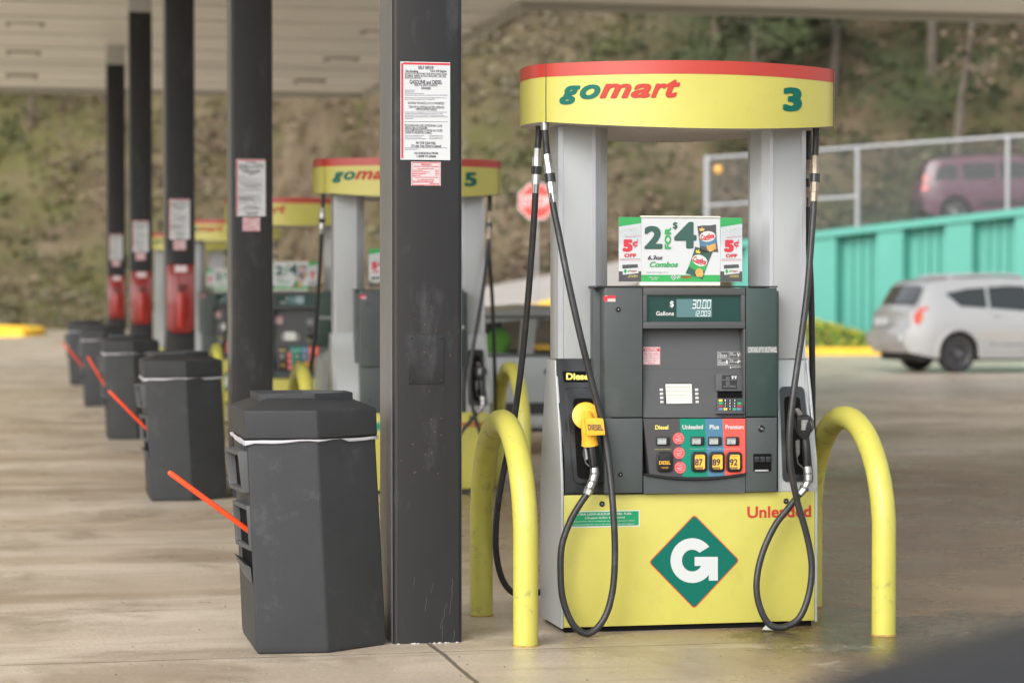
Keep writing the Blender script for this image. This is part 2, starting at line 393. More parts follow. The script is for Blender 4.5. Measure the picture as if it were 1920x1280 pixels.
# ramp road
RAMP = mat('pale ramp paving', (.36, .33, .30), .8, var=.08, vscale=.6)
mb = MB(); pxs = list(range(560, 1361, 40)); vs = []
for px in pxs:
    for zc in (64.4, 66.9, 69.4, 71.8): vs.append(c2w((px-960)/F*zc, zc, terrain((px-960)/F*zc, zc)+.07))
mb.add(vs, [(4*i+k, 4*i+4+k, 4*i+5+k, 4*i+1+k) for i in range(len(pxs)-1) for k in range(3)])
pxs = list(range(1360, 2301, 40)); vs = []
for px in pxs:
    for zc in (64.4, 71.8): vs.append(c2w((px-960)/F*zc, zc, ramp_h(px)+.03))
mb.add(vs, [(2*i, 2*i+2, 2*i+3, 2*i+1) for i in range(len(pxs)-1)])
tag(mb.build('ramp_road', RAMP, smooth=False), kind='structure')

# kerbs
KY = mat('yellow kerb paint', (.80, .47, .025), .6, var=.12, vscale=2, dirt=(.4, .28, .1), dscale=2, damt=.6)
def kerb(pts, wd=.35, h=.16):
    mb = MB(); vs = []
    for i, p in enumerate(pts):
        t = (pts[min(i+1, len(pts)-1)]-pts[max(i-1, 0)]); t.z = 0; t.normalize(); nrm = Vector((-t.y, t.x, 0))
        for a, z in ((0, 0), (.02, h), (wd, h), (wd, 0)): vs.append((p.x+nrm.x*a, p.y+nrm.y*a, p.z+z-.01))
    n = len(pts); mb.add(vs, [(4*i+k, 4*i+4+k, 4*i+5+k, 4*i+1+k) for i in range(n-1) for k in range(3)]+[(0, 1, 2, 3), (4*n-1, 4*n-2, 4*n-3, 4*n-4)])
    return mb
k1 = kerb([c2w(x, 55.6) for x in (3.3, 6, 10, 20, 40)], .4, .18).build('kerb', KY)
tag(k1, 'yellow painted kerb along the grass below the teal wall', 'kerb')
k2 = kerb([c2w(-1.6, 63.5), c2w(-.6, 60.5), c2w(.8, 58), c2w(2.2, 56.8), c2w(3.0, 56.2)], .4, .18).build('kerb', KY)
tag(k2, 'yellow kerb curving round behind the parked silver sedan', 'kerb')
pts = [pz(-260, 640, 82), pz(-100, 640, 82), pz(0, 639, 80), pz(55, 636, 80), pz(84, 626, 83), pz(72, 618, 88), pz(0, 616, 92), pz(-200, 616, 92)]
pts = [Vector((p.x, p.y, 0)) for p in pts]
k3 = kerb(spline(pts, 4), .45, .24).build('kerb', KY)
tag(k3, 'yellow kerb with rounded end at the foot of the hill, far left', 'kerb')
p4 = []
for px in (900, 950, 1000, 1050, 1100): xc = (px-960)/F*63.9; p4.append(c2w(xc, 63.9, terrain(xc, 63.9)+.02))
k4 = kerb(p4, .3, .16).build('kerb', KY)
tag(k4, 'yellow kerb along the near edge of the pale ramp, behind the sedan roof', 'kerb')
# grass
GR = mat('grass blades', (.15, .24, .03), .8, var=.35, vscale=1.5)
GRY = mat('dandelion heads', (.75, .55, .03), .7)
mb = MB()
for _ in range(9000):
    xc = random.uniform(3.6, 16); zc = random.uniform(56.1, 60.6)
    if zc > wall_zc(960+F*xc/zc)-.5: continue
    p = c2w(xc, zc, terrain(xc, zc)); a = random.uniform(0, 6.28); h = random.uniform(.04, .13); d = Vector((math.cos(a), math.sin(a), 0))*random.uniform(.03, .08)
    mb.mi(1 if random.random() < .07 else 0)
    if mb.cur: mb.rev([(0, .03), (.02, .04), (.035, .01)], p+Vector((0, 0, h)), (0, 0, 1), 5)
    else: mb.add([p-d, p+d, p+Vector((random.uniform(-.05, .05), random.uniform(-.05, .05), h))], [(0, 1, 2)])
tag(mb.build('roadside_grass', [GR, GRY], smooth=False), 'grass with yellow dandelions at the foot of the teal wall', 'grass', kind='stuff')

# teal sheet wall
TEAL = mat('teal painted steel', (.075, .315, .255), .5, var=.07, vscale=1.5, dirt=(.065, .26, .215), dscale=3, damt=.9, stretch=(1, 1, .2))
tw = thing('retaining_wall', 'teal painted corrugated steel retaining wall holding up the ramp', 'wall', c2w(5.7, 62.5))
A = c2w(5.72, 62.5); Bw = c2w(15.6, 57.6); dirw = (Bw-A); Lw = dirw.length; dirw.normalize(); nw = Vector((dirw.y, -dirw.x, 0))
if nw.dot(CP-A) < 0: nw = -nw
def walltop(s):
    p = A+dirw*s; zc = p.dot(Vector((math.sin(PSI), math.cos(PSI), 0))); xc = p.dot(Vector((math.cos(PSI), -math.sin(PSI), 0))); px = 960+F*xc/zc
    y = 437+(1530-px)*.113; return H+(552-y)*zc/F
mb = MB(); s = 0; prof = []
s0 = .35
prof.append((0, 0))
while s0 < Lw:
    prof += [(s0, 0), (s0+.10, .34), (s0+.78, .34), (s0+.88, 0)]; s0 += 1.75
prof.append((Lw, 0))
vs = []
for s, o in prof:
    p = A+dirw*s+nw*o-tw.location; vs += [(p.x, p.y, .2), (p.x, p.y, walltop(s)-.1)]
mb.add(vs, [(2*i, 2*i+2, 2*i+3, 2*i+1) for i in range(len(prof)-1)])
mb.build('sheet_panel', TEAL, tw, smooth=False)
mb = MB()
for s, o in prof[4::4]:   # fine vertical ribs inside the recesses
    for j in range(3):
        ss_ = s+.16+.24*j
        if ss_ > Lw-.1: continue
        P4 = [A+dirw*(ss_+a)+nw*b_-tw.location for a, b_ in ((0, 0), (.03, .07), (.09, .07), (.12, 0))]
        mb.add([(q_.x, q_.y, z_) for z_ in (.2, walltop(ss_)-.12) for q_ in P4], [(0, 1, 5, 4), (1, 2, 6, 5), (2, 3, 7, 6)])
mb.build('panel_rib', TEAL, tw, smooth=False)
mb = MB(); vs = []
for s in [Lw*i/12 for i in range(13)]:
    p = A+dirw*s-tw.location; z = walltop(s)
    for o, dz in ((.42, -.16), (.42, .02), (-.1, .02), (-.1, -.16)): q = p+nw*o; vs.append((q.x, q.y, z+dz))
mb.add(vs, [(4*i+k, 4*i+4+k, 4*i+4+(k+1) % 4, 4*i+(k+1) % 4) for i in range(12) for k in range(4)]+[(0, 1, 2, 3)])
mb.build('cap_beam', TEAL, tw, smooth=False)

# chain link fence on the wall
GALV = mat('galvanised pipe', (.36, .37, .39), .45, metal=.4, var=.05)
WIRE = mat('fence wire', (.27, .27, .27), .5, metal=.4)
fo = thing('chain_link_fence', 'galvanised chain link fence on top of the teal wall', 'fence', c2w(8, 61))
def fpt(px, py): return pz(px, py, wall_zc(px)-.0)-fo.location
def top_y(px): return 297-(px-1325)*.0715
def bot_y(px): return walltop_px(px)
def walltop_px(px): return 437+(1530-px)*.113-2
for px, r in ((1325, .075), (1607, .052), (1888, .052), (2165, .052)):
    MB().tube([fpt(px, min(walltop_px(px)+6, 428)), fpt(px, top_y(px)-4)], r).build('fence_post', GALV, fo)
MB().tube([fpt(px, top_y(px)) for px in (1325, 1607, 1888, 2165)], .042).build('top_rail', GALV, fo)
MB().tube([fpt(1325, 386), fpt(1607, 369)], .042).build('mid_rail', GALV, fo)
mb = MB(); step = 4.2
px = 1325-170
while px < 2165:
    for sg in (1, -1):
        a0 = max(px, 1325); a1 = min(px+125, 2165)
        P = []
        for k in range(2):
            x_ = px+k*125; v = k if sg > 0 else 1-k
            y_ = top_y(x_)*v+walltop_px(x_)*(1-v); P.append((x_, y_))
        if P[0][0] < 1325:
            t = (1325-P[0][0])/125; P[0] = (1325, P[0][1]+(P[1][1]-P[0][1])*t) if t < 1 else None
        if P[0] and P[1][0] > 2165:
            t = (2165-P[0][0])/(P[1][0]-P[0][0]); P[1] = (2165, P[0][1]+(P[1][1]-P[0][1])*t)
        if P[0]: mb.tube([fpt(*P[0]), fpt(*P[1])], .005, 3, caps=False)
    px += step*1.15
mb.build('wire_mesh', WIRE, fo, smooth=False)
rf = MB(); c = pz(1346, 318, 61.6); rf.rev([(0, .10), (.03, .11), (.06, .07)], c, -fw, 16); 
tag(rf.build('reflector', mat('amber reflector', (.70, .38, .08), .4)), 'round amber reflector hung on the left end of the fence', 'reflector')

# stop sign
ss = thing('stop_sign', 'red octagonal STOP sign on a grey pole beside the ramp', 'road sign', pz(1006, 570, 58))
c0 = Vector((0, 0, pz(1006, 378, 58).z-ss.location.z)); 
def so_(u, v, d=0): return c0+rt*u+Vector((0, 0, v))-Vector((fw.x, fw.y, 0))*d
oct8 = lambda r: [(r*math.cos(R(22.5+45*k)), r*math.sin(R(22.5+45*k))) for k in range(8)]
MB().prism(oct8(.46), lambda a, b: so_(a, b, 0), lambda a, b: so_(a, b, .01)).build('white_border', mat('sign white', (.8, .76, .76), .4), ss)
MB().prism(oct8(.43), lambda a, b: so_(a, b, .01), lambda a, b: so_(a, b, .014)).build('sign_face', mat('sign red', (.72, .06, .05), .4), ss)
MB().text('STOP', lambda u, v: so_(-.34+.68*u, -.14+.28*v, .018), .03).build('lettering', WHT, ss, smooth=False)
MB().tube([(0, 0, -.6), (0, 0, c0.z+.3)], .035, 8).build('pole', GALV, ss).location = Vector((fw.x, fw.y, 0))*.06

# hillside undergrowth (leaf-sized faces) and trees
def leafcloud(mb, c, rad, n, size, flat=.7, rnd=random):
    for _ in range(n):
        while True:
            d = Vector((rnd.uniform(-1, 1), rnd.uniform(-1, 1), rnd.uniform(-1, 1)))
            if d.length < 1: break
        p = c+Vector((d.x*rad, d.y*rad, d.z*rad*flat)); s = size*rnd.uniform(.5, 1.3)
        a = Vector((rnd.uniform(-1, 1), rnd.uniform(-1, 1), rnd.uniform(-1, 1))).normalized(); b = a.orthogonal().normalized()
        mb.add([p-a*s, p+b*s*.45, p+a*s, p-b*s*.45], [(0, 1, 2, 3)])
UG = [mat('dry brush', (.15, .108, .072), .9, var=.4, vscale=.8), mat('olive brush', (.080, .088, .032), .85, var=.4, vscale=.8), mat('dark brush', (.038, .052, .022), .85, var=.4, vscale=.8), mat('pale dead grass', (.15, .13, .085), .9, var=.3, vscale=.8)]
mb = MB()
def in_view(xc, zc): return abs(xc/zc) < .26
for _ in range(8000):
    zc = random.uniform(74, 122); xc = random.uniform(-.25, .25)*zc; px = 960+F*xc/zc
    if zc < foot(px)+.3: continue
    nv = mn.noise(Vector((xc*.09, zc*.09, 5))); n2 = mn.noise(Vector((xc*.05+20, zc*.05, 5)))
    if px < 500: ch = 1 if nv > .05 else (0 if random.random() < .6 else 3)
    elif px > 1180: ch = 2 if nv > -.12 else (1 if nv > -.22 else 0)
    else: ch = 0 if nv < .1 else (3 if n2 > .1 else 1)
    if random.random() < .2: ch = random.choice((0, 1, 2, 3))
    mb.mi(ch); r_ = random.uniform(.25, .9)
    leafcloud(mb, c2w(xc, zc, terrain(xc, zc)+r_*.25), r_, 9, .17)
tag(mb.build('hillside_undergrowth', UG, smooth=False), 'blurred brown and olive scrub covering the hillside', 'undergrowth', kind='stuff')
BARK = mat('bark', (.085, .062, .045), .9, var=.3, vscale=3, bump=.5, bscale=15)
BARK2 = mat('pale bark', (.105, .088, .070), .9, var=.3, vscale=3)
LF1 = mat('olive foliage', (.050, .065, .022), .8, var=.4, vscale=.7); LF2 = mat('dark foliage', (.026, .038, .017), .8, var=.4, vscale=.7)
def tree(loc, h, crown_r, lf, bark, nl, seed, label, lean=0):
    rnd = random.Random(seed); o = thing('hillside_tree', label, 'tree', loc, group='trees growing on the hillside')
    top = Vector((lean*h, 0, h)); mb = MB(); pts = [Vector((0, 0, -.5)), Vector((lean*h*.2+rnd.uniform(-.1, .1), 0, h*.3)), Vector((lean*h*.6, rnd.uniform(-.2, .2), h*.65)), top]
    mb.tube(spline(pts, 4), [.22*h/8*(1-.8*i/12) for i in range(13)], 8)
    tips = []
    for k in range(9):
        t = .35+.6*k/9; p = Vector((lean*h*t, 0, h*t)); a = rnd.uniform(0, 6.28); L = crown_r*rnd.uniform(.5, 1)
        e = p+Vector((math.cos(a)*L, math.sin(a)*L, L*rnd.uniform(.3, .8))); mb.tube([p, (p+e)/2+Vector((0, 0, -.1)), e], [.07, .045, .015], 5); tips.append(e)
    mb.build('trunk', bark, o)
    mb = MB()
    for e in tips+[top]:
        for _ in range(3): leafcloud(mb, e+Vector((rnd.uniform(-.6, .6), rnd.uniform(-.6, .6), rnd.uniform(-.4, .5))), crown_r*rnd.uniform(.28, .5), nl, .16, .8, rnd)
    mb.build('crown', lf, o, smooth=False)
    return o
TP = [(1345, 84, 7, 1.9, 0, 0, 'leafy olive tree on the slope above the left end of the fence'),
      (1470, 88, 9, 2.3, 1, 0, 'dark bushy tree rising behind the pump header right of centre'),
      (1560, 82, 6, 1.8, 1, 1, 'pale trunked dark tree just right of the nearest pump header'),
      (1640, 90, 9, 2.4, 1, 0, 'broad dark tree above the middle fence post'),
      (1745, 83, 7.5, 2.0, 0, 1, 'slim pale trunked tree above the purple vehicle'),
      (1290, 87, 8, 2.2, 1, 0, 'dark shaggy tree above the number on the nearest header'),
      (1410, 80, 6.5, 1.6, 0, 1, 'slender pale tree just above the left fence post'),
      (1700, 92, 9, 2.6, 1, 0, 'dense dark tree in the upper right between two pale trunks'),
      (1790, 79, 7, 1.5, 2, 1, 'bare pale trunk with brown leaves above the purple vehicle'),
      (1880, 94, 10, 2.6, 0, 0, 'tall leafy tree near the upper right corner'),
      (1840, 88, 9, 2.4, 1, 0, 'dark tree above the right end of the fence'),
      (1925, 84, 8, 2.2, 0, 0, 'green tree at the right edge of the photo'),
      (960, 92, 6, 1.8, 0, 0, 'olive tree on the slope left of the nearest pump header'),
      (1090, 96, 7, 1.8, 2, 0, 'nearly bare brown tree behind the red stripe of the nearest header'),
      (1195, 90, 6.5, 1.7, 1, 0, 'dark tree seen above the middle of the nearest header'),
      (575, 106, 5, 1.6, 0, 0, 'olive shrub-like tree on the slope behind the second pump'),
      (60, 108, 5, 2.0, 0, 0, 'olive tree on the slope at the left edge of the photo'),
      (170, 112, 5, 1.8, 1, 0, 'dark tree on the slope left of the farthest column')]
for i, (px, zc, h, cr, lf, bk, lab) in enumerate(TP):
    xc = (px-960)/F*zc; tree(c2w(xc, zc, terrain(xc, zc)), h, cr, (LF1, LF2, UG[0])[lf], (BARK, BARK2)[bk], (90 if px > 1200 else 45) if lf != 2 else 14, 40+i, lab, random.uniform(-.12, .12))
lg = MB(); p0 = pz(528, 309, 112); p1 = pz(572, 330, 110); lg.tube([p0, (p0+p1)/2, p1], [.5, .45, .35], 9)
tag(lg.build('fallen_log', BARK), 'fallen tree trunk lying on the slope above the second pump', 'log')

# ================================================================== CANOPY
SP = 7.05
SOFF = mat('canopy soffit', (.80, .79, .73), .45, var=.05, vscale=.5)
SOFF2 = mat('canopy soffit light strip', (.80, .79, .72), .4)
TRIM = mat('canopy edge trim', (.46, .34, .20), .6)
cn = thing('fuel_canopy', 'large flat metal canopy roof carried on a row of charcoal columns', 'canopy', (2.2, 25, 0))
def cb(*a): return (a[0]-2.2, a[1]-2.2, a[2]-25, a[3]-25, a[4], a[5])
ZS = 5.22
mb = MB(); y = 7.4
while y < 45.6:     # ribbed decking strips running across
    mb.mi(1 if int(y/.40) % 5 == 0 else 0); mb.box(*cb(-2.4, 6.6, y+.01, min(y+.36, 45.7), ZS-(.03 if mb.cur else 0), ZS+.06)); y += .40
mb.build('soffit_panel', [SOFF, SOFF2], cn, smooth=False)
mb = MB(); mb.box(*cb(-2.4, 6.6, 7.4, 45.7, ZS+.07, ZS+.75)); mb.box(*cb(6.62, 15.5, 26.1, 31.1, ZS+.07, ZS+.75)); mb.build('roof_deck', SOFF, cn, smooth=False)
mb = MB(); y = 26.1
while y < 31: mb.box(*cb(6.62, 15.4, y+.01, min(y+.37, 31.05), ZS, ZS+.06)); y += .40
mb.build('soffit_panel', SOFF, cn, smooth=False)
for (a, b, c_, d) in ((-2.5, -2.4, 7.3, 45.8), (6.6, 6.7, 31.1, 45.8), (6.6, 6.7, 7.3, 26), (-2.4, 6.6, 7.3, 7.4), (-2.4, 6.6, 45.7, 45.8), (6.7, 15.6, 31.1, 31.2), (6.7, 15.6, 25.9, 26), (15.5, 15.6, 26, 31.1)):
    MB().box(*cb(a, b, c_, d, ZS-.10, ZS+.8)).build('fascia', mat('fascia', (.40, .39, .34), .5), cn, smooth=False)
for yy in (13, 20, 27, 34, 41): MB().box(*cb(-2.3, 6.5, yy, yy+.28, ZS-.05, ZS-.003)).build('soffit_batten', SOFF2, cn, smooth=False)
FIX = mat('light fixture lens', (.75, .73, .66), .3)
for yy in (18.0, 22.2, 26.4, 30.6, 34.8, 39.0, 43.2):
    for xx in (.25, 5.3):
        fx = MB().box(*cb(xx-.27, xx+.27, yy-.27, yy+.27, ZS-.040, ZS-.004)).build('light_fixture', mat('fixture frame', (.30, .29, .25), .5), cn, bevel=.01)
        MB().box(*cb(xx-.20, xx+.20, yy-.20, yy+.20, ZS-.055, ZS-.0405)).build('lens', FIX, fx, bevel=.006)
CX0, CX1, CY0, CY1 = 1.495, 1.774, 9.49, 9.84
for k in range(5):
    oy = SP*k-25; poly = rrect(CX0-2.2, CX1-2.2, CY0+oy, CY1+oy, .018, 3)
    col = MB().prz(poly, 0, 4.92).build('column', COLM, cn)
    MB().prz(poly, 4.92, ZS-.001).build('column_head', COLT, col)
    for xs_ in (CX0-2.2, CX1-2.2): MB().box(xs_-.0025, xs_+.0025, CY0+oy+.022, CY1+oy-.022, .0, 4.91).build('side_sheet', mat('pale side grey', (.17, .17, .18), .35, metal=.3, var=.12, vscale=2, stretch=(1, 1, .2)), col)  # thin sheet over each side face, paler grey than the column front
    if k == 0:
        a = at(765, 720, CY0); b = at(832, 628, CY0)
        o = MB(); o.pry(rrect(a.x-2.2, b.x-2.2, a.z, b.z, .003), CY0-25-.004, CY0-25+.002); o.build('cover_plate', COLM, col, bevel=.0015)
        o = MB()
        for sx in (a.x+.012, b.x-.012):
            for sz in (a.z+.012, b.z-.012): o.rev([(0, .006), (.003, .005), (.004, .001)], (sx-2.2, CY0-25-.004, sz), (0, -1, 0), 10)
        o.build('screw', COLM, col)
        o = MB(); rnd = random.Random(5)
        for _ in range(46):
            px = rnd.gauss(800, 22); py = rnd.uniform(570, 900)
            if not 752 < px < 856 or (760 < px < 838 and 622 < py < 726 and rnd.random() < .5): continue
            p = at(px, py, CY0); s_ = rnd.uniform(.0008, .0028); o.face([(p.x-2.2+s_*math.cos(t)*rnd.uniform(.5, 1), CY0-25-.0015 if not(765<px<832 and 628<py<720) else CY0-25-.0055, p.z+s_*1.4*math.sin(t)*rnd.uniform(.5, 1)) for t in (5.5, 4.5, 3.5, 2.5, 1.5, .5)])
        o.build('rust_speck', RUSTS, col, smooth=False)
        o = MB()
        for px0, py0, n_ in ((848, 1085, 9), (838, 1130, 8), (829, 1170, 7), (800, 1120, 4), (812, 1090, 3), (776, 1080, 3), (851, 1180, 4)):
            x_, y_ = px0, py0
            for _ in range(n_):
                x2, y2 = x_-rnd.uniform(-1, 3), y_+rnd.uniform(4, 9); p = at(x_, y_, CY0); q = at(x2, y2, CY0); o.face([(v.x-2.2+dx, CY0-25-.0015, v.z) for v, dx in ((p, 0), (q, 0), (q, .0009), (p, .0009))]); x_, y_ = x2, y2
        o.build('scratch', mat('bare scratch', (.13, .13, .135), .5), col, smooth=False)
        o = MB()
        for _ in range(12):
            x_ = rnd.uniform(CX0, CX1)-2.2; s_ = rnd.uniform(.002, .006); o.rev([(0, s_*1.3), (s_*.6, s_)], (x_, CY0-25-s_*.6, 0), (0, 0, 1), 6)
        o.build('grout_crumb', mat('grout crumb', (.5, .5, .48), .8), col)

# ================================================================== NOTICES ON THE COLUMNS
def text_px(mb, s, x0, x1, yt, yb, Y, org, bold=.02, shear=0):
    a = at(x0, yb, Y); b = at(x1, yt, Y)
    mb.text(s, lambda u, v: (a.x+(b.x-a.x)*u-org[0], Y-org[1], a.z+(b.z-a.z)*v-org[2]), bold, shear)
def bars_px(mb, x0, x1, y, h, Y, org, rnd, frac=1.0):
    x = x0; xe = x0+(x1-x0)*frac
    while x < xe-1.0:
        wd = min(rnd.uniform(1.6, 5.5), xe-x); a = at(x, y+h/2, Y); b = at(x+wd, y-h/2, Y)
        mb.face([(a.x-org[0], Y-org[1], a.z-org[2]), (b.x-org[0], Y-org[1], a.z-org[2]), (b.x-org[0], Y-org[1], b.z-org[2]), (a.x-org[0], Y-org[1], b.z-org[2])]); x += wd+rnd.uniform(.6, 1.0)
def quad_px(mb, x0, x1, yt, yb, Y0, Y1, org):
    a = at(x0, yb, Y0); b = at(x1, yt, Y0); mb.box(a.x-org[0], b.x-org[0], Y0-org[1], Y1-org[1], a.z-org[2], b.z-org[2])
org = at(797, 300, CY0); org = (org.x, CY0, org.z)
big = thing('safety_notice', 'tall white safety notice with red border, on the nearest column', 'notice', org, group='white notices on the columns')
mb = MB(); quad_px(mb, 751, 844, 117.5, 299.5, CY0-.003, CY0-.0005, org); mb.build('notice_sheet', PAPER, big)
Y1 = CY0-.0042
mb = MB(); quad_px(mb, 752.5, 756, 119, 297, Y1, Y1+.0006, org); quad_px(mb, 756.2, 843.5, 119, 121, Y1, Y1+.0006, org); mb.build('red_border', PRED, big)
lines = [('SELF SERVE', 784, 813, 124.5, 130, .022), ('No Smoking', 760.5, 784, 131.5, 137, .018), ('Turn Off Engine', 806, 837, 131.5, 137, .018),
 ('FAILURE TO USE CAUTION MAY CAUSE SERIOUS INJURY, ILLNESS', 759, 838, 137.6, 140.6, .01), ('OR DAMAGE.  HARMFUL OR FATAL IF SWALLOWED.  CAN CAUSE', 759, 836, 141.4, 144.4, .01), ('SKIN AND EYE IRRITATION.', 759, 790, 145.2, 148, .01),
 ('GASOLINE and DIESEL', 768, 829, 151, 157.5, .022), ('HEALTH & SAFETY WARNING', 777, 820, 158.5, 162, .012), ('DANGER', 790, 808, 163.5, 168, .022),
 ('BLOCKING THE NOZZLE LATCH IS PROHIBITED!', 765, 833, 192, 195.5, .012), ('TURN OFF ALL PORTABLE BATTERY-OPERATED', 766, 833, 199.5, 203, .012), ('DEVICES BEFORE FUELING', 780, 819, 203.8, 207.3, .012),
 ('PROLONGED HIGH LEVEL EXPOSURE MAY CAUSE', 759, 829, 234, 237.5, .012), ('SERIOUS HEALTH PROBLEMS', 759, 801, 238.5, 242, .012), ('LONG-TERM EXPOSURE TO VAPORS HAS CAUSED', 759, 830, 243, 246.5, .012), ('CANCER IN LABORATORY ANIMALS.', 759, 810, 247.3, 250.8, .012),
 ('PAY FOR YOUR FUEL', 780, 817, 266, 270.5, .018), ("Or Lose Your Driver's License!", 771, 827, 271, 276, .018), ('NO $100.00 BILLS FROM', 777, 821, 285.5, 290, .018), ('11:00PM TO 6:00AM', 781, 817, 291, 295.5, .018)]
mb = MB()
for s, x0, x1, yt, yb, b in lines: text_px(mb, s, x0, x1, yt, yb, Y1, org, b)
mb.build('lettering', INK, big, smooth=False)
mb = MB(); rnd = random.Random(2)
for y, fr in ((169.5, .25), (172.5, .22), (175.5, .45), (178.8, 1), (183.7, .96), (186.7, .7), (210.5, 1), (213.5, .9), (216.5, .92), (219.5, 1), (222.5, .2), (228.5, 1), (254.5, .45), (257.5, .4), (260.5, .5), (277.5, 1), (280.3, .3)):
    bars_px(mb, 759, 839, y, 1.1, Y1, org, rnd, fr)
for y in (254.5, 257.5, 260.5): bars_px(mb, 805, 836, y, 1.1, Y1, org, rnd, .8)
mb.build('fine_print', INKG, big, smooth=False)
sorg = at(799, 348, CY0); sorg = (sorg.x, CY0, sorg.z)
sm = thing('payment_notice', 'small pale pink notice under the tall one on the nearest column', 'notice', sorg, group='small pink notices on the columns')
mb = MB(); quad_px(mb, 771, 826.5, 304, 348, CY0-.003, CY0-.0005, sorg); mb.build('notice_sheet', PAPER2, sm)
mb = MB()
for s, x0, x1, yt, yb, b in (('Attention:', 790, 809, 306, 310, .03), ('All Pay At The Pump Customers', 776, 823, 310.5, 314.5, .01), ('Pre Authorization Limits', 783, 814, 315, 317.6, 0), ('Pump will Stop Dispensing Fuel at the', 776, 822, 331, 334.4, 0), ('Pre Authorization Limit.', 783, 814, 335, 338, 0), ('Management', 806, 823, 343, 346, .03)): text_px(mb, s, x0, x1, yt, yb, Y1, sorg, min(b, .012))
for y, fr in ((319.5, .5), (322.8, .85), (326, .65), (329, .4)):
    bars_px(mb, 774, 812, y, 1.2, Y1, sorg, rnd, fr); bars_px(mb, 816, 823, y, 1.2, Y1, sorg, rnd, 1)
for y in (339.8, 341.8): bars_px(mb, 774, 823, y, 1, Y1, sorg, rnd, .8)
quad_px(mb, 772.5, 825, 305, 305.6, Y1, Y1+.0005, sorg); quad_px(mb, 772.5, 825, 346.8, 347.4, Y1, Y1+.0005, sorg)
quad_px(mb, 772.5, 773.1, 305, 347, Y1, Y1+.0005, sorg); quad_px(mb, 824.6, 825.2, 305, 347, Y1, Y1+.0005, sorg)
mb.build('lettering', PRED, sm, smooth=False)
names = ['nearest', 'second', 'third', 'fourth', 'farthest']
for k in range(1, 5):
    o = copy_tree(big); o.location.y += SP*k; o['label'] = 'tall white safety notice with red border, on the %s column' % (names[k] if k == 4 else names[k]+' nearest')
    o = copy_tree(sm); o.location.y += SP*k; o['label'] = 'small pale pink notice under the tall one on the %s column' % (names[k] if k == 4 else names[k]+' nearest')

# ================================================================== EXTINGUISHER CABINETS
CRED = mat('translucent red cover', (.20, .014, .012), .18, coat=.6, var=.08, vscale=8)
EXT = mat('extinguisher red', (.30, .020, .012), .4)
def cabinet(k, label):
    o = thing('extinguisher_cabinet', label, 'cabinet', ((CX0+CX1)/2, CY0+SP*k, 1.02), group='red cabinets on the far columns')
    prof = [(-.135, .05), (-.09, .0), (.09, 0), (.135, .05), (.135, .66), (-.135, .66)]
    MB().pry(prof, -.05, -.004).build('case', CRED, o, bevel=.008)
    MB().pry([(a*.86, .03+b*.93) for a, b in prof], -.065, -.0501).build('door', CRED, o, bevel=.006)
    MB().rev([(0, .04), (.03, .052), (.30, .052), (.36, .035), (.40, .02)], (0, -.030, .05), (0, 0, 1), 20).build('extinguisher', EXT, o)
    MB().box(-.03, .05, -.070, -.0655, .40, .47).build('handle', mat('dim red handle', (.08, .01, .01), .5), o, bevel=.002)
    MB().box(-.06, .06, -.069, -.0655, .585, .65).build('label_plate', PAPER2, o)
    return o
cabinet(2, 'red extinguisher cabinet on the third nearest column'); cabinet(3, 'red extinguisher cabinet on the fourth nearest column'); cabinet(4, 'red extinguisher cabinet on the farthest column')

# ================================================================== BINS
BX, BY = 1.20, 9.62; SH = .047
bin0 = thing('service_bin', 'x', 'trash bin', (BX, BY, 0), group='charcoal service bins beside the columns')
PL = [(-.265, -.295), (.010, -.32), (.265, -.14), (.265, .14), (.010, .32), (-.265, .295)]
def shz(fn):
    return lambda a, b, z: (a-SH*z, b, z)
def ring(sc, z, dx=0): return [(a*sc+dx-SH*z, b*sc, z) for a, b in PL]
def loft(mb, rings, caps=(True, True)):
    n = len(rings[0]); vs = [p for r_ in rings for p in r_]
    fs = [(i*n+k, i*n+(k+1) % n, (i+1)*n+(k+1) % n, (i+1)*n+k) for i in range(len(rings)-1) for k in range(n)]
    if caps[0]: fs.append(tuple(range(n-1, -1, -1)))
    if caps[1]: fs.append(tuple(range((len(rings)-1)*n, len(rings)*n)))
    return mb.add(vs, fs)
loft(MB(), [ring(.985, 0), ring(1, .03), ring(.985, .835)]).build('bin_body', BIN, bin0, bevel=.010, seg=3)
lid = loft(MB(), [ring(1.015, .832), ring(1.018, .942), ring(.62, .984)]).build('lid', BIN, bin0, bevel=.008, seg=3)
mb = MB(); o4 = [(-.19, -.17), (.02, -.19), (.18, -.09), (.18, .09), (.02, .19), (-.19, .17)]
def r4(s, z): return [(a*s-SH*z, b*s, z) for a, b in o4]
loft(mb, [r4(1.03, .970), r4(1.03, 1.002), r4(.93, 1.002), r4(.90, .978)], (True, False)).build('opening_rim', BIN, lid, bevel=.002)
MB().face(r4(.92, .987)).build('opening', BINI, lid)
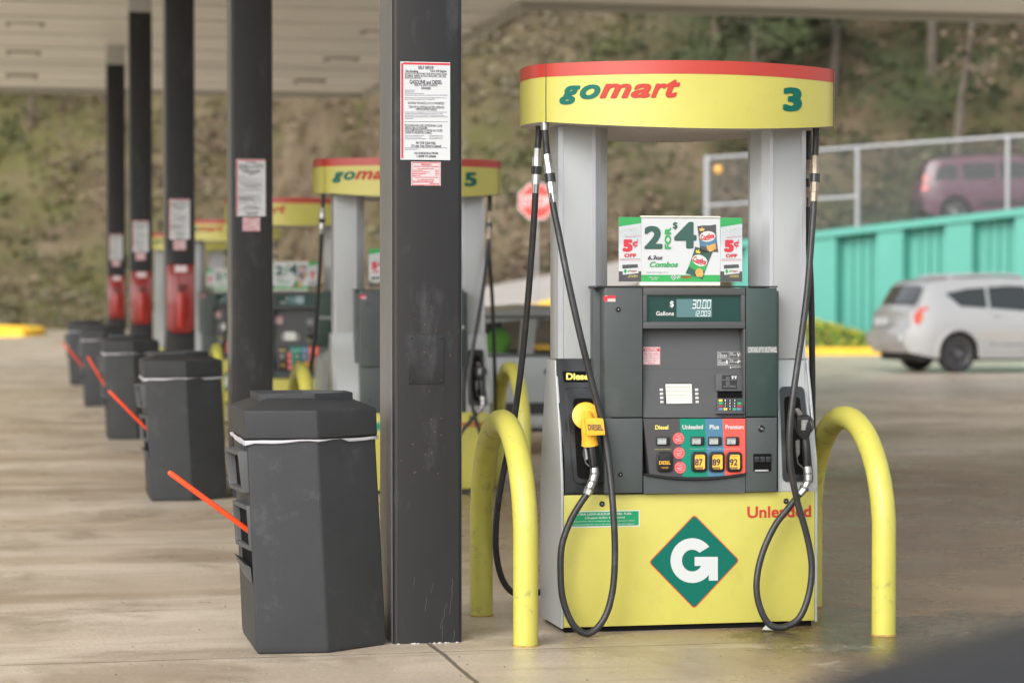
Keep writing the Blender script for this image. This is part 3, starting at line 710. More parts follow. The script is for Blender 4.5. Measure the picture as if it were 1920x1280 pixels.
# liner band
mb = MB(); P = []; rnd = random.Random(4)
per = PL+[PL[0]]
for i in range(6):
    for t in range(8):
        u = t/8; a = per[i][0]*(1-u)+per[i+1][0]*u; b = per[i][1]*(1-u)+per[i+1][1]*u; P.append((a, b, i+u))
vs = []
for a, b, s in P:
    if s < 1: hh = .006+.0025*math.sin(s*5)       # front face
    elif s < 1.35: hh = .006*(1.35-s)/.35
    elif s < 1.5: hh = .0006
    elif s < 2.3: hh = .008
    elif s > 5.2: hh = .015
    else: hh = .010
    if s < .12: hh = .013
    zc_ = .8295-hh*.6+rnd.uniform(-.0015, .0015); f_ = 1.012 if s < 1.35 or s > 5 else 1.02
    for dz, ff in ((-hh, f_+.002), (0, f_+.014), (hh*.5, f_+.010)): vs.append((a*ff-SH*zc_, b*ff, zc_+dz))
n = len(P); mb.add(vs, [(3*i+k, 3*((i+1) % n)+k, 3*((i+1) % n)+k+1, 3*i+k+1) for i in range(n) for k in range(2)])
mb.build('bag_liner', LINER, bin0, ang=60)
# towel dispenser and pockets on the lane side
def left_frame(name, y0, y1, z0, z1, out_b, out_t, th=.018, far=.025):
    fr = MB(); xs = lambda z: -.262-SH*z
    def pt(y, z, o): return (xs(z)-(out_b+(out_t-out_b)*(z-z0)/(z1-z0)+far*(y-y0)/(y1-y0))*o, y, z)
    outer = [(y0, z0), (y1, z0), (y1, z1), (y0, z1)]; inner = [(y0+th, z0+th), (y1-th, z0+th), (y1-th, z1-th), (y0+th, z1-th)]
    vs = [pt(y, z, 0) for y, z in outer]+[pt(y, z, 1) for y, z in outer]+[pt(y, z, 1) for y, z in inner]+[pt(y, z, .35) for y, z in inner]
    fs = []
    for k in range(4):
        j = (k+1) % 4; fs += [(k, j, j+4, k+4), (k+4, j+4, j+8, k+8), (k+8, j+8, j+12, k+12)]
    o = fr.add(vs, fs).build(name, CHAR, bin0, bevel=.002)
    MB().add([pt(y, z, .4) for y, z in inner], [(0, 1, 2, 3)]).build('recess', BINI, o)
    return o
left_frame('towel_dispenser', -.285, .0, .625, .785, .026, .036, .016, .026)
left_frame('squeegee_pocket', -.285, .0, .40, .575, .008, .012, .018, .030)
o = MB(); xs = lambda z: -.266-SH*z
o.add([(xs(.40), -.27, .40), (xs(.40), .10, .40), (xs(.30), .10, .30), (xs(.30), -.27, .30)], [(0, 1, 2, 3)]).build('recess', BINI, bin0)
mb = MB(); mb.add([(xs(.33)-.004, -.275, .335), (xs(.33)-.004, .12, .335), (xs(.28), .12, .27), (xs(.28), -.275, .27), (xs(.345)-.03, -.275, .35), (xs(.345)-.03, .12, .35)], [(0, 1, 5, 4), (4, 5, 2, 3), (0, 4, 3), (1, 2, 5)]).build('catch_lip', CHAR, bin0)
bin_labels = ['charcoal service bin leaning at the foot of the nearest column, red squeegee in its side', 'charcoal service bin second nearest, beside the second column', 'charcoal service bin third nearest, beside the third column', 'charcoal service bin fourth nearest, partly hidden by the third', 'farthest charcoal service bin in the row, against the hill']
bin0['label'] = bin_labels[0]
for k in range(1, 5):
    c = copy_tree(bin0); c.location.y += SP*k; c['label'] = bin_labels[k]
# squeegees
sq_lab = ['orange squeegee handle sticking out of the nearest bin', 'orange squeegee handle sticking out of the second nearest bin', 'orange squeegee handle poking out of the third nearest bin', 'orange squeegee handle in the fourth nearest bin']
for k, (tx, ty) in enumerate(((316, 884), (204, 732), (164, 668), (117, 642))):
    b = Vector((BX-.262-.0244+.035, 9.62-.21+SP*k, .445)); Yt = 9.36+SP*k; tip = at(tx, ty, Yt)
    o = thing('squeegee', sq_lab[k], 'squeegee', b, group='orange squeegees in the bins')
    d = tip-b; n_ = d.normalized()
    MB().tube([(0, 0, 0), d*.5, d*.985, d], [.0105, .0105, .0105, .006], 12).build('handle', ORNG, o)
    MB().box(-.02, .02, -.05, .12, -.012, .012).build('rubber_head', BLK, o, bevel=.003)

# ================================================================== PUMP
PXc, PYf = 2.77, 9.655; PO = Vector((PXc, PYf+.2, 0))
def LP(px, py, d):       # photo measurement -> pump-local x, z on the plane d behind the skirt
    p = at(px, py, PYf+d); return p.x-PO.x, p.z
def LV(px, py, d):
    x, z = LP(px, py, d); return Vector((x, d-.2, z))
pump = thing('fuel_pump', 'x', 'fuel pump', PO, group='yellow and grey fuel pumps')
def bx_px(mb, x0, x1, yt, yb, d0, d1):
    a = LP(x0, yb, d0); b = LP(x1, yt, d0); return mb.box(a[0], b[0], d0-.2, d1-.2, a[1], b[1])
def poly_px(mb, pts, d0, d1): return mb.pry([LP(x, y, d0) for x, y in pts], d0-.2, d1-.2)
def tx(mb, s, x0, x1, yt, yb, d, bold=.02, shear=0, slant=0):
    a = LP(x0, yb, d); b = LP(x1, yt, d)
    mb.text(s, lambda u, v: (a[0]+(b[0]-a[0])*u, d-.2, a[1]+(b[1]-a[1])*v+slant*u), bold, shear); return mb
rnd = random.Random(8)
# plinth, skirts, sides
MB().box(-.53, .53, -.185, .185, 0, .032).build('plinth', BLKM, pump)
zt = LP(1294, 924, 0)[1]
sk = MB().box(-.541, .541, -.2, -.17, .022, zt).build('lower_panel', YEL, pump, bevel=.007)
MB().box(-.541, .541, .17, .2, .022, zt).build('lower_panel', YEL, pump, bevel=.007)
for sgn in (-1, 1):
    pf = [(.168, .018), (.2, .018), (.2, zt+.02), (.192, .66), (.165, .80), (.118, .98), (.088, 1.07), (.078, 1.118)]
    poly = [(-a, b) for a, b in reversed(pf[1:])]+pf[1:]
    x0, x1 = (-.552, -.5415) if sgn < 0 else (.5415, .552)
    MB().prx(poly, x0, x1).build('side_panel', SILV, pump, bevel=.003)
    # inner core behind the boots
    cr_ = MB().prx([(a*.86, b) for a, b in poly], *((-.5414, -.40) if sgn < 0 else (.40, .5414))).build('side_core', BOOT if sgn < 0 else SILV, pump)
    if sgn < 0: side_l = cr_
# body between
MB().box(-.40, .40, -.14, .165, zt*.2, 1.405).build('cabinet', DOOR, pump, bevel=.004)
# columns
for sgn in (-1, 1):
    P = [(-.536, -.078), (-.378, -.078), (-.311, -.012), (-.311, .012), (-.378, .078), (-.536, .078)]
    P = [(a*-sgn, b) for a, b in P]
    c = MB().prz(P, 1.118 if 1 else 0, 2.09).build('upright', SILV, pump, bevel=.004)
    MB().prz([(a*-sgn, b) for a, b in ((-.5375, -.080), (-.517, -.0815), (-.517, -.0781), (-.5361, -.0779))], 1.12, 2.085).build('trim_strip', SILV2, c)
    MB().prz([(a*-sgn, b) for a, b in ((-.392, -.0815), (-.378, -.080), (-.350, -.051), (-.356, -.047), (-.392, -.0781))], 1.41, 2.085).build('trim_strip', SILV2, c)
    if sgn > 0:
        mb = MB(); 
        for i in range(7):
            for j in range(3):
                mb.rev([(0, .0016), (.0008, .001)], (.335+j*.008, -.040-j*.008, 1.73+i*.010), (-.7, -.7, 0), 6)
        mb.build('vent_holes', INKG, c)
# header
ZB, ZT = 2.094, 2.330; HC, BU, TIPX = .617, .262, .672
def arc(x): return -.2-BU*(1-(x/HC)**2)                # front arc
def header_ring(n=26):
    pts = [(-HC+2*HC*i/n, arc(-HC+2*HC*i/n)) for i in range(n+1)]
    for a in (30, 60, 90, 120, 150): pts.append((HC+(TIPX-HC)*math.sin(R(a))**2.4, -.2*math.cos(R(a))))
    pts += [(HC-2*HC*i/n, -arc(HC-2*HC*i/n)) for i in range(n+1)]
    for a in (30, 60, 90, 120, 150): pts.append((-HC-(TIPX-HC)*math.sin(R(a))**1.4, .2*math.cos(R(a))))
    return pts
HR = header_ring()
def sag(x, y): return .035*min(1, max(0, (abs(y)-.2)/BU))
def header_shell(z0f, z1f, off, name, m, parent):
    mb = MB(); n = len(HR); vs = []
    for a, b in HR:
        L = math.hypot(a, b); k = 1+off/L
        vs += [(a*k, b*k, z0f(a, b)), (a*k, b*k, z1f(a, b))]
    mb.add(vs, [(2*i, 2*((i+1) % n), 2*((i+1) % n)+1, 2*i+1) for i in range(n)])
    return mb.build(name, m, parent, ang=30)
hd = header_shell(lambda a, b: ZB-sag(a, b), lambda a, b: ZT, 0, 'header', YEL, pump)
header_shell(lambda a, b: ZT-.053, lambda a, b: ZT+.001, .0015, 'red_band', REDB, hd)
mb = MB(); n = len(HR)
mb.add([(a*.985, b*.985, ZT-.003) for a, b in HR], [tuple(range(n))]); mb.build('header_top', SILV, hd, smooth=False)
mb = MB(); mb.add([(0, 0, ZB-.02)]+[(a*.998, b*.998, ZB+.0005-sag(a, b)) for a, b in HR], [(0, (i+1) % n+1, i+1) for i in range(n)]); mb.build('underside', UNDER, hd, smooth=False)
mb = MB(); mb.box(-HC-.0015, -HC+.0015, -.2025, -.199, ZB, ZT+.002); mb.box(HC-.0015, HC+.0015, -.2025, -.199, ZB, ZT+.002); mb.build('seam', INK, hd)
def hmap(px0, px1, yt, yb, shear_=0):
    # box on the curved header measured in the photo
    def on(px):
        lo, hi = -HC, HC
        for _ in range(30):
            m_ = (lo+hi)/2; p = Vector((m_+PO.x, arc(m_)+PO.y, 0)); zc = p.x*math.sin(PSI)+p.y*math.cos(PSI); xc = p.x*math.cos(PSI)-p.y*math.sin(PSI)
            if 960+F*xc/zc < px: lo = m_
            else: hi = m_
        return (lo+hi)/2, zc
    (x0, z0), (x1, z1) = on(px0), on(px1)
    zb0 = H+(552-yb)*z0/F; zt0 = H+(552-yt)*z0/F
    zb1 = H+(552-yb)*z1/F; zt1 = H+(552-yt)*z1/F
    def f(u, v):
        x = x0+(x1-x0)*u; dx = 1e-3; sl_ = (arc(x+dx)-arc(x-dx))/(2*dx)
        nn = Vector((sl_, -1, 0)).normalized()*.0025
        zz = (zb0*(1-v)+zt0*v)*(1-u)+(zb1*(1-v)+zt1*v)*u
        return (x+nn.x, arc(x)+nn.y, zz)
    return f
# wordmark, letter by letter: lower-case bold italic
mb = MB()
mb.text('g', hmap(1049, 1088.5, 161.5, 197.5), .048, .35); mb.text('o', hmap(1087, 1126, 159.5, 187.5), .048, .35); mb.build('lettering', GRN, hd, smooth=False)
mb = MB()
mb.text('m', hmap(1124, 1184, 158, 185.5), .048, .35); mb.text('a', hmap(1182, 1221, 158, 185), .048, .35)
mb.text('r', hmap(1220, 1251, 157.5, 184.5), .048, .35); mb.text('t', hmap(1247, 1275, 150, 184.5), .048, .35); mb.build('lettering', LRED, hd, smooth=False)
nums = {}
for k, ch in enumerate('3579'):
    nums[k] = MB().text(ch, hmap(1466.5, 1502, 165, 210), .05, 0)
num3 = nums[0].build('numeral', GRN, hd, smooth=False)

# door
DD = -.03
zdb = LP(1294, 924.5, DD)[1]
def dpanel(x0, x1, yt, yb, m, d=DD, back=.03, bev=.004):
    return bx_px(MB(), x0, x1, yt, yb, d, back).build('door_panel', m, pump, bevel=bev)
mb = MB()
for a_ in ((1136, 1206, 539.5, 923), (1397.6, 1454, 539.5, 921)): bx_px(mb, *a_, DD+.006, .06)
mb.build('door_frame', BLKM, pump)
dpanel(1133.5, 1205, 538, 782.3, DOOR); dpanel(1133.5, 1205, 783.6, 924.5, DOOR)
dpanel(1398.5, 1457, 539.5, 780.8, DOORG); dpanel(1398.5, 1457, 782.2, 922, DOOR)
bx_px(MB(), 1119.5, 1458, 536, 538.4, DD-.004, .2).build('door_top', BLK, pump)
# side of door box
MB().box(*(lambda a, b: (a[0]+.002, a[0]+.03, -.225, -.08, zdb+.003, b[1]-.006))(LP(1133.5, 924, DD), LP(1133.5, 538, DD))).build('door_side', DOOR, pump)
# display surround
mb = MB(); bx_px(mb, 1206, 1397.6, 540, 553, DD, .0); bx_px(mb, 1206, 1397.6, 603, 616, DD-.002, .0); bx_px(mb, 1206, 1213.5, 553, 603, DD, .0); bx_px(mb, 1390, 1397.6, 553, 603, DD, .0)
mb.build('display_surround', CHAR, pump, bevel=.0025)
ds = bx_px(MB(), 1213, 1390.5, 552.5, 603.5, DD+.016, .0).build('display', LCDG, pump)
bx_px(MB(), 1268.5, 1335, 560.5, 594.5, DD+.0145, DD+.0158).build('lcd_window', LCD, ds)
mb = MB(); tx(mb, '$', 1256, 1263.5, 564, 577, DD+.0135, .03); tx(mb, 'Gallons', 1230, 1263.5, 583.5, 591.5, DD+.0135, .025); mb.build('lettering', WHT, ds, smooth=False)
SEGS = {'0': 'abcdef', '1': 'bc', '2': 'abged', '3': 'abgcd', '4': 'fgbc', '5': 'afgcd', '6': 'afgcde', '7': 'abc', '8': 'abcdefg', '9': 'abcdfg'}
def seg7(mb, s, x0, x1, yt, yb, d, th=.14):
    cells = []; 
    for ch in s:
        if ch == '.': cells.append(('.', .22))
        else: cells.append((ch, 1.0))
    tot = sum(c_[1] for c_ in cells)*1.28-.28; u = 0
    def q(u0, v0, u1, v1, cell, cw):
        P = []
        for a, b in ((u0, v0), (u1, v0), (u1, v1), (u0, v1)):
            aa = (cell+a*cw)/tot; px = x0+(x1-x0)*aa+(b-.5)*(yb-yt)*.10; py = yb+(yt-yb)*b; xx, zz = LP(px, py, d); P.append((xx, d-.2, zz))
        mb.face(P)
    for ch, cw in cells:
        if ch == '.': q(0, 0, .9, .1, u, cw)
        else:
            for sgm in SEGS[ch]:
                r_ = {'a': (.06, 1-th*.8, .94, 1), 'd': (.06, 0, .94, th*.8), 'g': (.1, .5-th*.4, .9, .5+th*.4), 'b': (1-th, .53, 1, .97), 'c': (1-th, .03, 1, .47), 'f': (0, .53, th, .97), 'e': (0, .03, th, .47)}[sgm]
                q(*r_, u, cw)
        u += cw*1.28
mb = MB(); seg7(mb, '30.00', 1298.5, 1332.5, 562, 578.5, DD+.0135); seg7(mb, '12.003', 1300.5, 1332, 582.5, 593, DD+.0135); mb.build('digits', SEG, ds, smooth=False)
# centre face: recessed at the top, sloping out towards the keypad
def face_d(py):          # depth of the centre face at photo height
    if py < 640: return .035-(py-616)*.0002
    return .030-(py-640)*(.052/143)
xl, xr = 1206, 1397.6; pys = [614, 622, 640, 660, 683, 700, 720, 740, 760, 782.5]
mb = MB(); vs = []
for py in pys:
    for px in (xl, xr): vs.append(LV(px, py, face_d(py)))
n = len(pys); mb.add(vs, [(2*i, 2*i+2, 2*i+3, 2*i+1) for i in range(n-1)]); mb.build('control_face', CHAR, pump)
mb = MB(); bx_px(mb, 1394, 1397.8, 616, 782.5, DD, .04); mb.build('face_edge', CHAR, pump, bevel=.002)
def on_face(px, py, o=.0): return LV(px, py, face_d(py)-o)
def fq(mb, x0, x1, yt, yb, o=.002):
    return mb.add([on_face(x0, yb, o), on_face(x1, yb, o), on_face(x1, yt, o), on_face(x0, yt, o)], [(0, 1, 2, 3)])
def fbox(mb, x0, x1, yt, yb, o=.006, b=-.004):
    vs = [on_face(x, y, o_) for o_ in (o, b) for x, y in ((x0, yb), (x1, yb), (x1, yt), (x0, yt))]
    return mb.add(vs, [(0, 1, 2, 3), (7, 6, 5, 4), (0, 4, 5, 1), (1, 5, 6, 2), (2, 6, 7, 3), (3, 7, 4, 0)])
def ft(mb, s, x0, x1, yt, yb, o=.003, bold=.02): return mb.text(s, lambda u, v: on_face(x0+(x1-x0)*u, yb+(yt-yb)*v, o), bold)
fbox(MB(), 1206, 1397, 691.5, 692.2, .0006, -.001).build('seam', INK, pump)
# caution sticker
cs = fbox(MB(), 1205.5, 1238, 650, 683.5, .002, 0).build('caution_label', PAPER2, pump)
mb = MB(); fq(mb, 1207, 1236.5, 653, 658.5, .0028); ft(mb, 'No one under', 1208, 1235, 660, 664.5, .003, .0); ft(mb, 'the age of 16', 1209, 1235, 664.7, 669, .003, .0); ft(mb, 'is permitted to', 1208, 1235, 669.3, 673.6, .003, .0); ft(mb, 'pump fuel.', 1211, 1232, 673.9, 678.2, .003, .0); ft(mb, 'Management', 1215, 1228, 679, 681.3, .003, .02)
for a in ((1206, 1237.5, 650.6, 651.3), (1206, 1237.5, 682.3, 683), (1206, 1206.6, 650.6, 683), (1237, 1237.6, 650.6, 683)): fq(mb, *a, .0028)
mb.build('lettering', PRED, cs, smooth=False)
mb = MB(); ft(mb, 'CAUTION', 1209.5, 1232, 653.8, 657.8, .0036, .04); mb.build('lettering', WHT, cs, smooth=False)
# instruction graphics
mb = MB()
for a in ((1345, 1390, 671.6, 672), (1345, 1390, 684.4, 684.8), (1345, 1345.4, 659, 684.5), (1367, 1367.4, 659, 684.5), (1345, 1390, 659, 659.4)): fq(mb, *a, .0015)
for (x0, y0) in ((1346.5, 661), (1369, 661), (1346.5, 674), (1369, 674)):
    ft(mb, 'Step', x0, x0+6, y0, y0+2.6, .0015, .03)
    for j in range(3 if x0 < 1360 else 1):
        x = x0
        while x < x0+(15 if x0 < 1360 else 9): wd = rnd.uniform(1.5, 4); fq(mb, x, x+wd, y0+4+j*2.2, y0+5+j*2.2, .0015); x += wd+.8
def glyph(mb, pts, o=.0015): mb.add([on_face(x, y, o) for x, y in pts], [tuple(range(len(pts)))])
glyph(mb, [(1384, 668.5), (1382, 662), (1383.5, 661), (1386, 668)]); glyph(mb, [(1388, 668.5), (1386, 662.5), (1387.3, 661), (1390, 668)])
glyph(mb, [(1362, 681), (1361, 676), (1363, 674), (1364.5, 677), (1365, 681.5), (1363, 682.5)]); glyph(mb, [(1382, 680), (1384, 674.5), (1390, 677), (1390, 679), (1385.5, 677.5), (1384, 681)])
glyph(mb, [(1368, 690), (1369.8, 686), (1371.6, 690)]); ft(mb, 'Emergency shutoff', 1373, 1390, 686, 689.6, .0015, .0)
mb.build('instruction_graphic', WHT, pump, smooth=False)
# screen and soft keys
sc_ = fbox(MB(), 1246.5, 1298, 718, 758, .001, -.004).build('screen_bezel', BLK, pump)
mb = MB(); mb.add([on_face(x, y, .002) for x, y in ((1249.5, 756.5), (1298, 756), (1297, 719.5), (1247.5, 719.5))], [(0, 1, 2, 3)]); mb.build('screen', LCDW, sc_)
mb = MB()
for s, y0, x1 in (('Please swipe Rewards', 724, 1293.5), ('Pay Card or select', 731.5, 1290.5), ('method of payment', 739, 1287)): ft(mb, s, 1249, x1, y0, y0+3.6, .0028, .0)
mb.build('lettering', mat('lcd text', (.30, .34, .28), .5), sc_, smooth=False)
for i in range(4):
    for (x0, dx) in ((1236.8+i*.4, 6.2), (1303+i*.4, 6.2)):
        fbox(MB(), x0, x0+dx, 728+i*7.6, 732.6+i*7.6, .003, -.001).build('soft_key', mat('soft key grey', (.50, .49, .50), .4), pump, bevel=.0006)
# card reader block
cr = MB(); vs = []
fbox(cr, 1342, 1396, 700, 733, .012, -.004); cr = cr.build('card_reader', CHAR, pump, bevel=.003)
fbox(MB(), 1353.5, 1382, 703, 729, .0125, .0).build('slot_recess', BLK, cr)
fbox(MB(), 1345, 1393, 733.3, 746, .0012, -.004).build('reader_throat', BLKM, cr)
mb = MB(); fbox(mb, 1361, 1369, 706, 727, .016, .012); fbox(mb, 1354, 1381, 711, 714, .018, .012); fbox(mb, 1356, 1364, 723, 727, .020, .012); fbox(mb, 1369, 1380, 722, 727, .019, .012); mb.build('card_guide', CHAR, cr, bevel=.0015)
mb = MB()
for x0 in (1371.5, 1377): fq(mb, x0, x0+4.3, 704.5, 706.6, .0134); fq(mb, x0+.8, x0+3.5, 707.2, 710, .0134)
mb.build('card_symbol', WHT, cr, smooth=False)
# keypad, tipped towards the user
kp = MB(); KT, KB = .006, .032
def kpt(u, v, o=0):
    px = 1344+50*u+(1.5*(1-v)*(.5-u)*2*-1)*-1; py = 771-24*v; d = face_d(py)-(KB+(KT-KB)*v)-o; return LV(px, py, d)
vs = [kpt(u, v, 0) for u, v in ((0, 0), (1, 0), (1, 1), (0, 1))]+[on_face(x, y, -.004) for x, y in ((1342, 774), (1397, 774), (1394, 746.5), (1344, 746.5))]
kp.add(vs, [(0, 1, 2, 3), (0, 4, 5, 1), (1, 5, 6, 2), (2, 6, 7, 3), (3, 7, 4, 0)]); kp = kp.build('keypad', CHAR, pump, bevel=.001)
fbox(MB(), 1341.5, 1396, 771.5, 775, .030, -.002).build('keypad_lip', CHAR, kp, bevel=.002)
KCOL = {'k': BLK, 'g': mat('key green', (.02, .36, .14), .4), 'r': mat('key red', (.35, .03, .04), .4), 'y': mat('key yellow', (.75, .55, .05), .4), 'b': mat('key blue', (.10, .22, .42), .4), 't': mat('key dark teal', (.01, .08, .06), .4)}
rows = ['ykkkt', 'gkkkg', 'rkkkr', 'bykgb']
digs = ['123', '456', '789', ' 0 ']
for j, row in enumerate(rows):
    for i, ch in enumerate(row):
        u0 = .07+i*.178; v1 = .94-j*.225; mb = MB(); vs = []
        for o_ in (.003, 0):
            for a, b in ((u0, v1-.16), (u0+.135, v1-.16), (u0+.135, v1), (u0, v1)): vs.append(kpt(a, b, o_))
        mb.add(vs, [(0, 1, 2, 3), (0, 4, 5, 1), (1, 5, 6, 2), (2, 6, 7, 3), (3, 7, 4, 0)]); k_ = mb.build('key', KCOL[ch], kp)
        if 0 < i < 4 and digs[j][i-1] != ' ':
            MB().text(digs[j][i-1], lambda u, v: kpt(u0+.04+.055*u, v1-.14+.12*v, .0036), .03).build('key_digit', WHT, k_, smooth=False)
# grade panel
gd = DD-.006
def curve_y(px, base=886): t = (px-1300)/95; return base+8*(1-t*t)
def gpoly(x0t, x1t, x0b, x1b, yt=784.5):
    pts = [(x0t, yt), (x1t, yt)]
    n = 6
    for i in range(n+1): px = x1b+(x0b-x1b)*i/n; pts.append((px, curve_y(px)))
    return pts
gp = poly_px(MB(), gpoly(1206.5, 1397.5, 1218, 1397.5), gd+.0012, .03).build('grade_panel', mat('grade panel charcoal', (.058, .056, .060), .4, bump=.05, bscale=200), pump)
for nm, m_, a in (('green_strip', PTEAL, (1274.5, 1322, 1280, 1327)), ('blue_strip', PBLUE, (1322, 1355, 1327, 1359.5)), ('red_strip', PCOR, (1355, 1399.5, 1359.5, 1399.5))):
    poly_px(MB(), gpoly(a[0], min(a[1], 1397.5), a[2], min(a[3], 1397.5)), gd, gd+.001).build(nm, m_, gp, smooth=False)
mb = MB(); vs = []
n = 14; top = []; bot = []
for i in range(n+1): px = 1209+(1398-1209)*i/n; t = (px-1302)/96; top.append((px, 886.5+7.5*(1-t*t))); bot.append((px, 889.5+10*(1-t*t)))
mb.pry([LP(x, y, gd-.008) for x, y in top+bot[::-1]], gd-.008-.2, gd+.02-.2); mb.build('panel_lip', BLK, pump)
poly_px(MB(), [(1207, 890)]+[(x, y+1.2) for x, y in bot]+[(1397.5, 890), (1397.5, 923), (1207, 925)], DD, .0).build('door_panel', DOOR, pump)
tx(MB(), 'Mayor', 1297, 1322, 915, 920.5, DD-.0008, .0) if False else None
mb = MB(); tx(mb, 'Diesel', 1228.5, 1253, 796.5, 805, gd-.0015, .03); mb.build('lettering', PYEL, gp, smooth=False)
mb = MB(); tx(mb, 'Unleaded', 1279.5, 1318, 795.5, 804.5, gd-.0015, .03); tx(mb, 'Plus', 1330.5, 1348, 795.5, 804.5, gd-.0015, .03); tx(mb, 'Premium', 1360, 1394.5, 795.5, 804.5, gd-.0015, .03)
for x0, s in ((1293, ''), (1326, ''), (1358.5, '')): tx(mb, '$ Price per gallon including tax', x0, x0+30.5, 840, 842.2, gd-.0015, .0)
mb.build('lettering', WHT, gp, smooth=False)
mb = MB(); tx(mb, '$ Price per gallon including tax', 1227, 1258.5, 840.8, 843, gd-.0015, .0); mb.build('lettering', PYEL, gp, smooth=False)
for x0, s in ((1230, '2999'), (1294.5, '2499'), (1327, '2599'), (1360, '2799')):
    a = LP(x0, 835, gd); b = LP(x0+25.5, 818, gd)
    pd = MB().pry(rrect(a[0], b[0], a[1], b[1], .006), gd-.006-.2, gd-.001-.2).build('price_display', BLK, gp, bevel=.0015)
    bx_px(MB(), x0+2.5, x0+19.5, 821, 832.5, gd-.0072, gd-.006).build('price_window', mat('price lcd', (.24, .25, .25), .25), pd)
    mb = MB(); seg7(mb, s, x0+4.5, x0+18.5, 825, 832, gd-.0085); mb.build('digits', SEG, pd, smooth=False)
for x0, s, m_ in ((1231, 'DIESEL', None), (1295.5, '87', 1), (1328.5, '89', 1), (1361, '92', 1)):
    def bt(mg, d0, d1, r_):
        a = LP(x0+mg, 884.5-mg, gd); b = LP(x0+29.5-mg, 846+mg, gd); return MB().pry(rrect(a[0], b[0], a[1], b[1], r_), d0-.2, d1-.2)
    g_ = bt(0, gd-.010, gd-.001, .016).build('grade_button', BLK, gp, bevel=.004, seg=3)
    bt(3.2, gd-.015, gd-.0101, .012).build('button_cap', BLK, g_, bevel=.003)
    if m_:
        bt(5.4, gd-.0162, gd-.0151, .007).build('amber_label', PORG, g_)
        mb = MB(); tx(mb, s, x0+7.5, x0+22, 859.5, 872.5, gd-.0175, .035); bx_px(mb, x0+8, x0+22, 875, 879, gd-.0175, gd-.0168); tx(mb, 'MINIMUM OCTANE RATING', x0+7.5, x0+22, 853.2, 855, gd-.0175, .0); tx(mb, '(R+M)/2 METHOD', x0+9.5, x0+20, 856, 857.5, gd-.0175, .0); mb.build('lettering', INK, g_, smooth=False)
        mb = MB(); tx(mb, 'PUSH HERE', x0+9, x0+21, 875.9, 878.2, gd-.0183, .0); mb.build('lettering', PORG, g_, smooth=False)
    else:
        mb = MB(); tx(mb, 'DIESEL', x0+5, x0+26, 863.5, 870.5, gd-.0162, .02); tx(mb, 'PUSH HERE', x0+9, x0+22, 875, 877.8, gd-.0162, .0); mb.build('lettering', PORG, g_, smooth=False)
for px, py in ((1272, 821.5), (1273, 848.8), (1275, 876)):
    x, z = LP(px, py, gd); s_ = MB().rev([(0, .0245), (.0008, .0245)], (x, gd-.2-.0005, z), (0, -1, 0), 28).build('seal_sticker', mat('seal red', (.68, .07, .07), .45), gp)
    mb = MB()
    for k in range(40):
        if k % 10 == 9: continue
        a0 = R(k*9); a1 = R(k*9+5); r0, r1 = .0195, .0215; mb.face([(x+r*math.cos(a), gd-.2-.002, z+r*math.sin(a)) for a, r in ((a0, r0), (a0, r1), (a1, r1), (a1, r0))][::-1])
    for dz in (.011, .0065, -.008, -.012):
        bars = rnd.uniform(.008, .013); mb.face([(x-bars, gd-.2-.002, z+dz), (x+bars, gd-.2-.002, z+dz), (x+bars, gd-.2-.002, z+dz+.0015), (x-bars, gd-.2-.002, z+dz+.0015)])
    mb.text('Thanks', lambda u, v: (x-.014+.028*u, gd-.2-.002, z-.005+.009*v), .01, .2) if False else None
    mb.face([(x-.014, gd-.202, z-.003), (x-.004, gd-.202, z-.004), (x+.014, gd-.202, z+.001), (x+.014, gd-.202, z+.003), (x-.004, gd-.202, z-.001), (x-.014, gd-.202, z)])
    mb.build('seal_print', PAPER2, s_, smooth=False)
# locks, receipt slot, stickers
def lock(px, py, d, r=.011):
    x, z = LP(px, py, d); o = MB().rev([(0, r), (.004, r), (.006, r*.8), (.004, r*.62), (.004, r*.55)], (x, d-.2, z), (0, -1, 0), 20).build('lock', BLK, pump)
    MB().rev([(0, r*.35), (.002, r*.3)], (x, d-.2-.004, z), (0, -1, 0), 10).build('lock_core', CHR, o)
lock(1159, 580, DD, .010); lock(1163, 889, DD, .009); lock(1427, 803, DD, .014); lock(1128.5, 944, 0, .0115); lock(1473.5, 939, 0, .0115)
a = LP(1412.5, 883, DD); b = LP(1446, 850, DD)
rs = MB().pry(rrect(a[0], b[0], a[1], b[1], .003), DD-.202, DD-.2+.001).build('receipt_slot', BLKM, pump)
mb = MB()
for i in range(3): a = LP(1413.5+i*10.8, 866, DD); b = LP(1423.3+i*10.8, 855, DD); mb.box(a[0], b[0], DD-.209, DD-.202, a[1], b[1])
mb.build('receipt_flap', BOOT, rs, bevel=.002)
bx_px(MB(), 1416, 1441, 880, 883.5, DD-.008, DD-.002).build('receipt_tray', SILV2, rs, bevel=.001)
es = bx_px(MB(), 1401, 1457, 649.5, 661.5, DD-.001, DD-.0002).build('ethanol_label', mat('sticker grey', (.12, .14, .14), .4), pump)
mb = MB(); tx(mb, 'CONTAINS UP TO 10% ETHANOL', 1403, 1456.5, 650.3, 660.8, DD-.002, .013); mb.build('lettering', WHT, es, smooth=False)
tg = bx_px(MB(), 1134, 1154, 554, 565.5, DD-.0014, DD-.0002).build('inspection_sticker', PAPER2, pump)
mb = MB(); bx_px(mb, 1131.5, 1139, 555, 565, DD-.0022, DD-.0015); bx_px(mb, 1139, 1154.5, 554, 559.5, DD-.0022, DD-.0015); mb.build('red_stripe', PRED, tg)
